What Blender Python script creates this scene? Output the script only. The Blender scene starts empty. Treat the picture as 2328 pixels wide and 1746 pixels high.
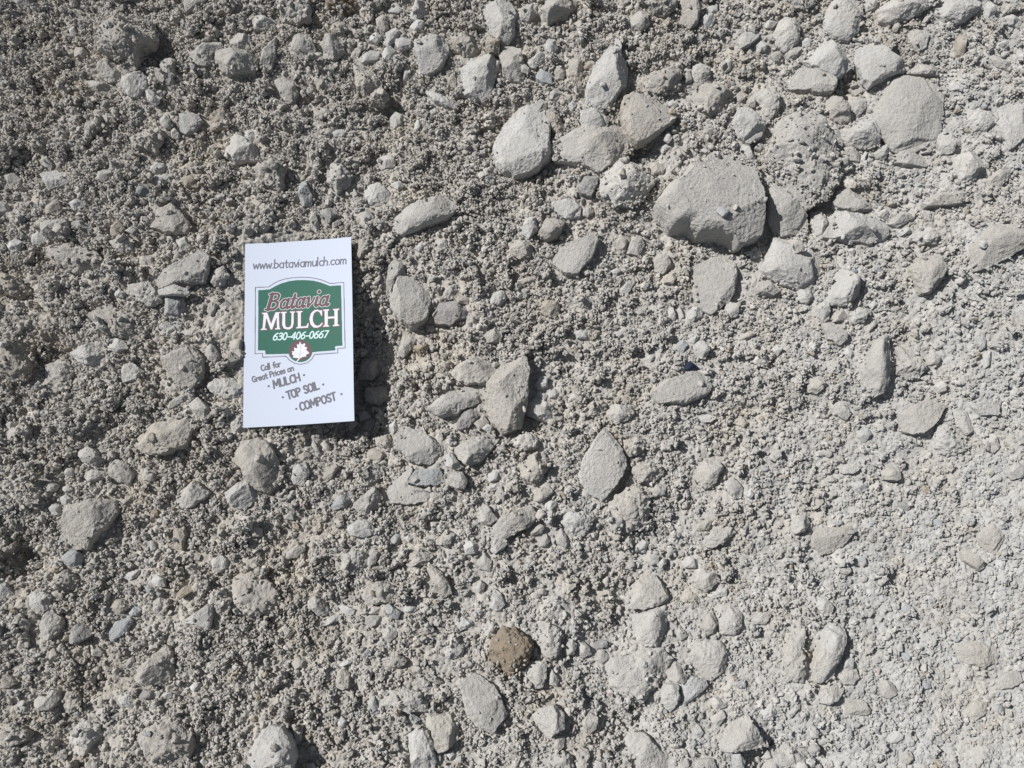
import bpy, math
import numpy as np

# ------------------------------------------------------------------ camera, light, exposure
MM = 0.001
F_PX = 1792.0            # focal length in pixels of the 2328 x 1746 photograph
CX, CY = 1164.0, 873.0
TILT = math.radians(12.0)
CAM_H = 360.0            # mm above the mean ground
scene = bpy.context.scene
col = scene.collection
cam_data = bpy.data.cameras.new("camera")
cam = bpy.data.objects.new("camera", cam_data)
col.objects.link(cam)
CAM_Y = -CAM_H * math.tan(TILT)
cam.location = (0, CAM_Y * MM, CAM_H * MM)
cam.rotation_euler = (TILT, 0, 0)
cam_data.sensor_width = 36.0
cam_data.lens = 36.0 * F_PX / 2328.0
cam_data.clip_start = 0.01
cam_data.clip_end = 100.0
scene.camera = cam

SUN_EL = math.radians(45.0)
SUN_AZ = math.atan2(0.40, -0.917)       # towards the sun, measured from +x
world = bpy.data.worlds.new("World")
scene.world = world
world.use_nodes = True
wn = world.node_tree.nodes
bg = wn["Background"]
sky = wn.new("ShaderNodeTexSky")
sky.sky_type = 'NISHITA'
sky.sun_disc = False
sky.sun_elevation = SUN_EL
sky.sun_rotation = math.pi / 2 - SUN_AZ
hs = wn.new("ShaderNodeHueSaturation")          # hazy pale sky
hs.inputs["Saturation"].default_value = 0.55
world.node_tree.links.new(sky.outputs[0], hs.inputs["Color"])
world.node_tree.links.new(hs.outputs[0], bg.inputs[0])
bg.inputs[1].default_value = 0.05
sun_data = bpy.data.lights.new("sun", 'SUN')
sun_data.energy = 4.7
sun_data.angle = math.radians(0.5)
sun_data.color = (1.0, 0.982, 0.955)
sun = bpy.data.objects.new("sun", sun_data)
col.objects.link(sun)
sun.rotation_euler = (0, math.pi / 2 - SUN_EL, SUN_AZ)
sun.location = (-1, 0.5, 1.2)
scene.view_settings.view_transform = 'Standard'
scene.view_settings.look = 'None'
scene.view_settings.gamma = 1.0
scene.view_settings.exposure = 0.0
scene.render.engine = 'CYCLES'
scene.cycles.max_bounces = 5

rng = np.random.default_rng(7)


def pix_to_plane(px, py, z):
    """photo pixel -> world point (mm) on the level plane z"""
    u = (np.asarray(px, float) - CX) / F_PX
    v = (CY - np.asarray(py, float)) / F_PX
    c, s = math.cos(TILT), math.sin(TILT)
    dx, dy, dz = u, v * c + s, v * s - c
    t = (z - CAM_H) / dz
    return dx * t, CAM_Y + dy * t


# ------------------------------------------------------------------ noise
def _hash(i, j, k, seed):
    h = (i.astype(np.int64) * 374761393 + j.astype(np.int64) * 668265263 +
         k.astype(np.int64) * 2147483647 + seed * 1274126177) & 0xFFFFFFFF
    h = ((h ^ (h >> 13)) * 1274126177) & 0xFFFFFFFF
    h = ((h ^ (h >> 16)) * 2246822519) & 0xFFFFFFFF
    h = h ^ (h >> 15)
    return (h & 0xFFFFFF) / float(0x1000000)


def vnoise(p, seed=0):
    f = np.floor(p)
    t = p - f
    t = t * t * t * (t * (t * 6 - 15) + 10)
    i, j, k = f[:, 0], f[:, 1], f[:, 2]
    out = 0
    for a in (0, 1):
        for b in (0, 1):
            for c in (0, 1):
                w = (t[:, 0] if a else 1 - t[:, 0]) * (t[:, 1] if b else 1 - t[:, 1]) * (t[:, 2] if c else 1 - t[:, 2])
                out = out + w * _hash(i + a, j + b, k + c, seed)
    return out * 2 - 1


def fbm(p, octaves, seed=0, gain=0.5):
    a, s, tot = 1.0, 0, 0
    q = p.copy()
    for o in range(octaves):
        s = s + a * vnoise(q, seed + o * 17)
        tot += a
        a *= gain
        q = q * 2.03 + 11.7
    return s / tot


def cells(p, seed=0):
    """distance to the nearest of scattered points, about 0..1"""
    f = np.floor(p)
    best = np.full(len(p), 9.0)
    for a in (-1, 0, 1):
        for b in (-1, 0, 1):
            for c in (-1, 0, 1):
                i, j, k = f[:, 0] + a, f[:, 1] + b, f[:, 2] + c
                d = ((i + _hash(i, j, k, seed) - p[:, 0]) ** 2 + (j + _hash(i, j, k, seed + 5) - p[:, 1]) ** 2 +
                     (k + _hash(i, j, k, seed + 9) - p[:, 2]) ** 2)
                best = np.minimum(best, d)
    return np.sqrt(best)


def lumps(x, y, size, seed=0, steep=1.0):
    """height 0..1 of a layer of touching crumbs of about this size (mm)"""
    x, y = x / size, y / size
    fx, fy = np.floor(x), np.floor(y)
    out = np.zeros(x.shape)
    z = np.zeros_like(fx)
    for a in (-1, 0, 1):
        for b in (-1, 0, 1):
            i, j = fx + a, fy + b
            h = _hash(i, j, z, seed + 9)
            r2 = (0.42 + 0.38 * h) ** 2
            d = (i + _hash(i, j, z, seed) - x) ** 2 + (j + _hash(i, j, z, seed + 5) - y) ** 2
            out = np.maximum(out, np.minimum(np.sqrt(np.maximum(1 - d / r2, 0)) * steep, 1.0) * (0.45 + 0.55 * h))
    return out


# ------------------------------------------------------------------ meshes
_ico = {}


def ico(n):
    if n in _ico:
        return _ico[n]
    if n == 0:
        g = (1 + 5 ** 0.5) / 2
        v = np.array([(-1, g, 0), (1, g, 0), (-1, -g, 0), (1, -g, 0), (0, -1, g), (0, 1, g), (0, -1, -g), (0, 1, -g),
                      (g, 0, -1), (g, 0, 1), (-g, 0, -1), (-g, 0, 1)], float)
        f = np.array([(0, 11, 5), (0, 5, 1), (0, 1, 7), (0, 7, 10), (0, 10, 11), (1, 5, 9), (5, 11, 4), (11, 10, 2),
                      (10, 7, 6), (7, 1, 8), (3, 9, 4), (3, 4, 2), (3, 2, 6), (3, 6, 8), (3, 8, 9), (4, 9, 5),
                      (2, 4, 11), (6, 2, 10), (8, 6, 7), (9, 8, 1)])
    else:
        v0, f0 = ico(n - 1)
        e = np.sort(np.concatenate([f0[:, [0, 1]], f0[:, [1, 2]], f0[:, [2, 0]]]), axis=1)
        u, inv = np.unique(e, axis=0, return_inverse=True)
        inv = inv.reshape(-1)
        v = np.concatenate([v0, (v0[u[:, 0]] + v0[u[:, 1]]) / 2])
        m = len(f0)
        a, b, c = inv[:m] + len(v0), inv[m:2 * m] + len(v0), inv[2 * m:] + len(v0)
        f = np.concatenate([np.stack([f0[:, 0], a, c], 1), np.stack([f0[:, 1], b, a], 1),
                            np.stack([f0[:, 2], c, b], 1), np.stack([a, b, c], 1)])
    v = v / np.linalg.norm(v, axis=1, keepdims=True)
    _ico[n] = (v, f)
    return _ico[n]


def make_mesh(name, verts, faces, smooth=True):
    """faces: (n,3) or (n,4) array; verts in metres"""
    me = bpy.data.meshes.new(name)
    k = faces.shape[1]
    me.vertices.add(len(verts))
    me.vertices.foreach_set("co", np.ascontiguousarray(verts, dtype=np.float32).ravel())
    me.loops.add(faces.size)
    me.loops.foreach_set("vertex_index", np.ascontiguousarray(faces, dtype=np.int32).ravel())
    me.polygons.add(len(faces))
    me.polygons.foreach_set("loop_start", np.arange(0, faces.size, k, dtype=np.int32))
    me.update(calc_edges=True)
    me.polygons.foreach_set("use_smooth", np.full(len(faces), smooth, dtype=bool))
    me.update()
    return me


def link(name, me, mat=None, parent=None):
    o = bpy.data.objects.new(name, me)
    col.objects.link(o)
    if mat is not None:
        me.materials.append(mat)
    if parent is not None:
        o.parent = parent
    return o


# ------------------------------------------------------------------ materials
def rock_material(name, per_vertex=False, base=(0.4, 0.385, 0.36), speck=True, bump=0.5):
    m = bpy.data.materials.new(name)
    m.use_nodes = True
    nt = m.node_tree
    N, L = nt.nodes, nt.links
    b = N["Principled BSDF"]
    b.inputs["Roughness"].default_value = 1.0
    b.inputs["Specular IOR Level"].default_value = 0.08
    if "Diffuse Roughness" in b.inputs:
        b.inputs["Diffuse Roughness"].default_value = 0.3
    geo = N.new("ShaderNodeNewGeometry")
    if per_vertex:
        at = N.new("ShaderNodeAttribute")
        at.attribute_name = "tint"
        colr = at.outputs["Color"]
    else:
        oi = N.new("ShaderNodeObjectInfo")
        colr = oi.outputs["Color"]

    def noise(scale, detail=4.0, rough=0.6):
        n = N.new("ShaderNodeTexNoise")
        n.inputs["Scale"].default_value = scale
        n.inputs["Detail"].default_value = detail
        n.inputs["Roughness"].default_value = rough
        L.new(geo.outputs["Position"], n.inputs["Vector"])
        return n

    def ramp(src, lo, hi, a, c):
        r = N.new("ShaderNodeMapRange")
        r.inputs["From Min"].default_value = lo
        r.inputs["From Max"].default_value = hi
        r.inputs["To Min"].default_value = a
        r.inputs["To Max"].default_value = c
        L.new(src, r.inputs["Value"])
        return r.outputs["Result"]

    def scaled(c, fac):
        x = N.new("ShaderNodeVectorMath")
        x.operation = 'SCALE'
        L.new(c, x.inputs[0])
        L.new(fac, x.inputs["Scale"])
        return x.outputs[0]

    big = noise(90.0, 3.0)
    fine = noise(900.0, 3.0, 0.7)
    c1 = scaled(colr, ramp(big.outputs["Fac"], 0.3, 0.7, 0.90, 1.09))
    c2 = scaled(c1, ramp(fine.outputs["Fac"], 0.3, 0.7, 0.90, 1.08))
    # broad staining: slightly warmer and cooler patches of dust
    hue = noise(28.0, 2.0)
    mix = N.new("ShaderNodeMix")
    mix.data_type = 'RGBA'
    mix.blend_type = 'MULTIPLY'
    L.new(ramp(hue.outputs["Fac"], 0.48, 0.68, 0.0, 0.6), mix.inputs["Factor"])
    L.new(c2, mix.inputs[6])
    mix.inputs[7].default_value = (0.995, 0.95, 0.875, 1)
    final = mix.outputs[2]
    if not per_vertex:
        # pale dust caught in patches, thicker on faces that look up
        sep = N.new("ShaderNodeSeparateXYZ")
        L.new(geo.outputs["True Normal"], sep.inputs[0])
        up = ramp(sep.outputs["Z"], 0.2, 1.0, 0.25, 1.0)
        dn = noise(260.0, 4.0, 0.7)
        mul = N.new("ShaderNodeMath")
        mul.operation = 'MULTIPLY'
        L.new(ramp(dn.outputs["Fac"], 0.38, 0.62, 0.1, 0.85), mul.inputs[0])
        L.new(up, mul.inputs[1])
        oi2 = N.new("ShaderNodeObjectInfo")
        lim = N.new("ShaderNodeMath")
        lim.operation = 'MULTIPLY'
        L.new(mul.outputs[0], lim.inputs[0])
        L.new(oi2.outputs["Alpha"], lim.inputs[1])
        dm = N.new("ShaderNodeMix")
        dm.data_type = 'RGBA'
        L.new(lim.outputs[0], dm.inputs["Factor"])
        L.new(final, dm.inputs[6])
        dm.inputs[7].default_value = (0.475, 0.458, 0.430, 1)
        final = dm.outputs[2]
    if speck:
        sp = noise(2300.0, 1.0)
        final = scaled(final, ramp(sp.outputs["Fac"], 0.28, 0.40, 0.62, 1.0))
    L.new(final, b.inputs["Base Color"])
    last = None
    for scale, dist in ((700.0, 0.0011), (1900.0, 0.0006)):
        bn = noise(scale, 2.0, 0.6)
        bp = N.new("ShaderNodeBump")
        bp.inputs["Strength"].default_value = bump
        bp.inputs["Distance"].default_value = dist
        L.new(bn.outputs["Fac"], bp.inputs["Height"])
        if last is not None:
            L.new(last, bp.inputs["Normal"])
        last = bp.outputs["Normal"]
    L.new(last, b.inputs["Normal"])
    return m


MAT_STONE = rock_material("dusty_limestone", bump=0.6)
MAT_GRAVEL = rock_material("crushed_limestone", per_vertex=True, speck=False, bump=0.4)

TINT = {
    'g': (0.455, 0.443, 0.420), 'w': (0.525, 0.520, 0.507), 't': (0.440, 0.415, 0.378), 'b': (0.420, 0.430, 0.436),
    'd': (0.310, 0.310, 0.308), 'n': (0.390, 0.352, 0.303), 'y': (0.455, 0.435, 0.385), 'v': (0.335, 0.320, 0.318),
    'k': (0.035, 0.045, 0.075), 'r': (0.245, 0.200, 0.150),
}

# ------------------------------------------------------------------ ground
GX0, GX1, GY0, GY1, RES = -345.0, 345.0, -255.0, 300.0, 0.5
NX, NY = int((GX1 - GX0) / RES), int((GY1 - GY0) / RES)


def fineness(x, y):
    """0 = loose crumbly left, 1 = packed powdery lower right"""
    return np.clip((x * 0.9 - y * 0.45 + 40) / 260.0, 0, 1)


_dips = []
for (px, py, sx, depth) in ((842, 800, 20, 13), (800, 975, 13, 10), (20, 1268, 9, 18), (1748, 1728, 7, 10), (1868, 1725, 8, 7),
                            (1415, 1660, 7, 8), (1280, 835, 8, 5), (690, 235, 8, 5), (885, 240, 9, 8), (360, 110, 8, 6),
                            (1440, 350, 8, 6), (1935, 180, 8, 5), (1850, 470, 8, 6), (120, 810, 10, 8), (1415, 1400, 8, 5)):
    wx, wy = pix_to_plane(px, py, 0)
    _dips.append((float(wx), float(wy), sx, depth))


def terrain(x, y):
    f = fineness(x, y)
    flat = np.stack([x.ravel(), y.ravel(), np.zeros(x.size)], 1)
    n1 = fbm(flat / 62.0, 2, 3).reshape(x.shape)
    n2 = fbm(flat / 17.0 + 40, 2, 5).reshape(x.shape)
    n3 = fbm(flat / 4.5 + 90, 2, 8).reshape(x.shape)
    out = np.maximum(np.maximum(np.abs(x) - 345, np.abs(y) - 300), 0)
    z = (n1 * (5.5 - 2.0 * f) + n2 * (3.2 - 2.0 * f) + n3 * (1.0 - 0.65 * f)) / (1 + (out / 25.0) ** 2)
    near = (np.abs(x) < 350) & (np.abs(y) < 310)
    if near.any():
        xn, yn, fn = x[near], y[near], f[near]
        q = np.stack([xn / 3.0, yn / 3.0, np.zeros(xn.size)], 1)
        xw, yw = xn + 0.7 * vnoise(q, 61), yn + 0.7 * vnoise(q, 62)
        cl = np.clip(0.6 + 0.8 * vnoise(np.stack([xn / 9, yn / 9, np.zeros(xn.size)], 1), 63), 0.1, 1.2)
        k = 1.0 - 0.28 * fn
        loose = 1.5 * cl * lumps(xw, yw, 4.2, 71) + 1.05 * lumps(xw, yw, 2.1, 72) + 0.55 * lumps(xw, yw, 1.15, 73)
        # packed powder: flat caked chips parted by narrow cracks
        caked = (1.5 * cl * lumps(xw, yw, 5.2, 81, 1.9) + 1.1 * lumps(xw, yw, 2.5, 82, 1.7) + 0.6 * lumps(xw, yw, 1.25, 83, 1.4))
        g = np.clip(fn * 1.5 - 0.25 + 0.5 * vnoise(np.stack([xn / 30, yn / 30, np.zeros(xn.size)], 1), 64), 0, 1)
        z[near] += k * (loose * (1 - g) + caked * g) - 1.2 * k
        z[near] += 0.35 * fbm(np.stack([xn / 1.1, yn / 1.1, np.zeros(xn.size)], 1), 2, 66)
    for (wx, wy, s, d) in _dips:
        z = z - d * np.exp(-((x - wx) ** 2 + (y - wy) ** 2) / (2 * s * s))
    return z


gx = GX0 + (np.arange(NX) + 0.5) * RES
gy = GY0 + (np.arange(NY) + 0.5) * RES
_X, _Y = np.meshgrid(gx, gy)
H = terrain(_X, _Y)                     # running height of everything laid so far
TERR = H.copy()
DUST = np.ones_like(H)                  # how readily crumbs stay where they fall


def gidx(x, y):
    return (np.clip(((x - GX0) / RES).astype(int), 0, NX - 1), np.clip(((y - GY0) / RES).astype(int), 0, NY - 1))


def ground():
    def axis(lo, hi):
        inner = np.concatenate([np.arange(lo, lo + 48, 1.2), np.arange(lo + 48, hi - 48, 0.5), np.arange(hi - 48, hi + 0.5, 1.2)])
        step = 3.0 * 1.35 ** np.arange(24)
        out = np.cumsum(step)
        out = out[out < 6000]
        return np.concatenate([lo - out[::-1], inner, hi + out])
    ax, ay = axis(GX0 + 2, GX1 - 2), axis(GY0 + 2, GY1 - 2)
    X, Y = np.meshgrid(ax, ay)
    Z = terrain(X, Y)
    cz, cm = card_height(X, Y)
    Z = np.where(cm, np.minimum(Z, cz - 1.2), Z)
    v = np.stack([X.ravel(), Y.ravel(), Z.ravel()], 1) * MM
    w, h = len(ax), len(ay)
    i = np.arange((h - 1) * w).reshape(h - 1, w)[:, :-1].ravel()
    f = np.stack([i, i + 1, i + 1 + w, i + w], 1)
    me = make_mesh("ground", v, f)
    fi = fineness(X.ravel(), Y.ravel())[:, None]
    tint = np.array([0.465, 0.443, 0.408]) * (1 - fi) + np.array([0.475, 0.472, 0.462]) * fi
    at = me.color_attributes.new("tint", 'FLOAT_COLOR', 'POINT')
    at.data.foreach_set("color", np.concatenate([tint, np.ones_like(fi)], 1).astype(np.float32).ravel())
    o = link("ground", me, MAT_GRAVEL)
    o["kind"] = "structure"
    o["label"] = "pale grey crushed limestone ground of packed dust"
    return o

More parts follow.
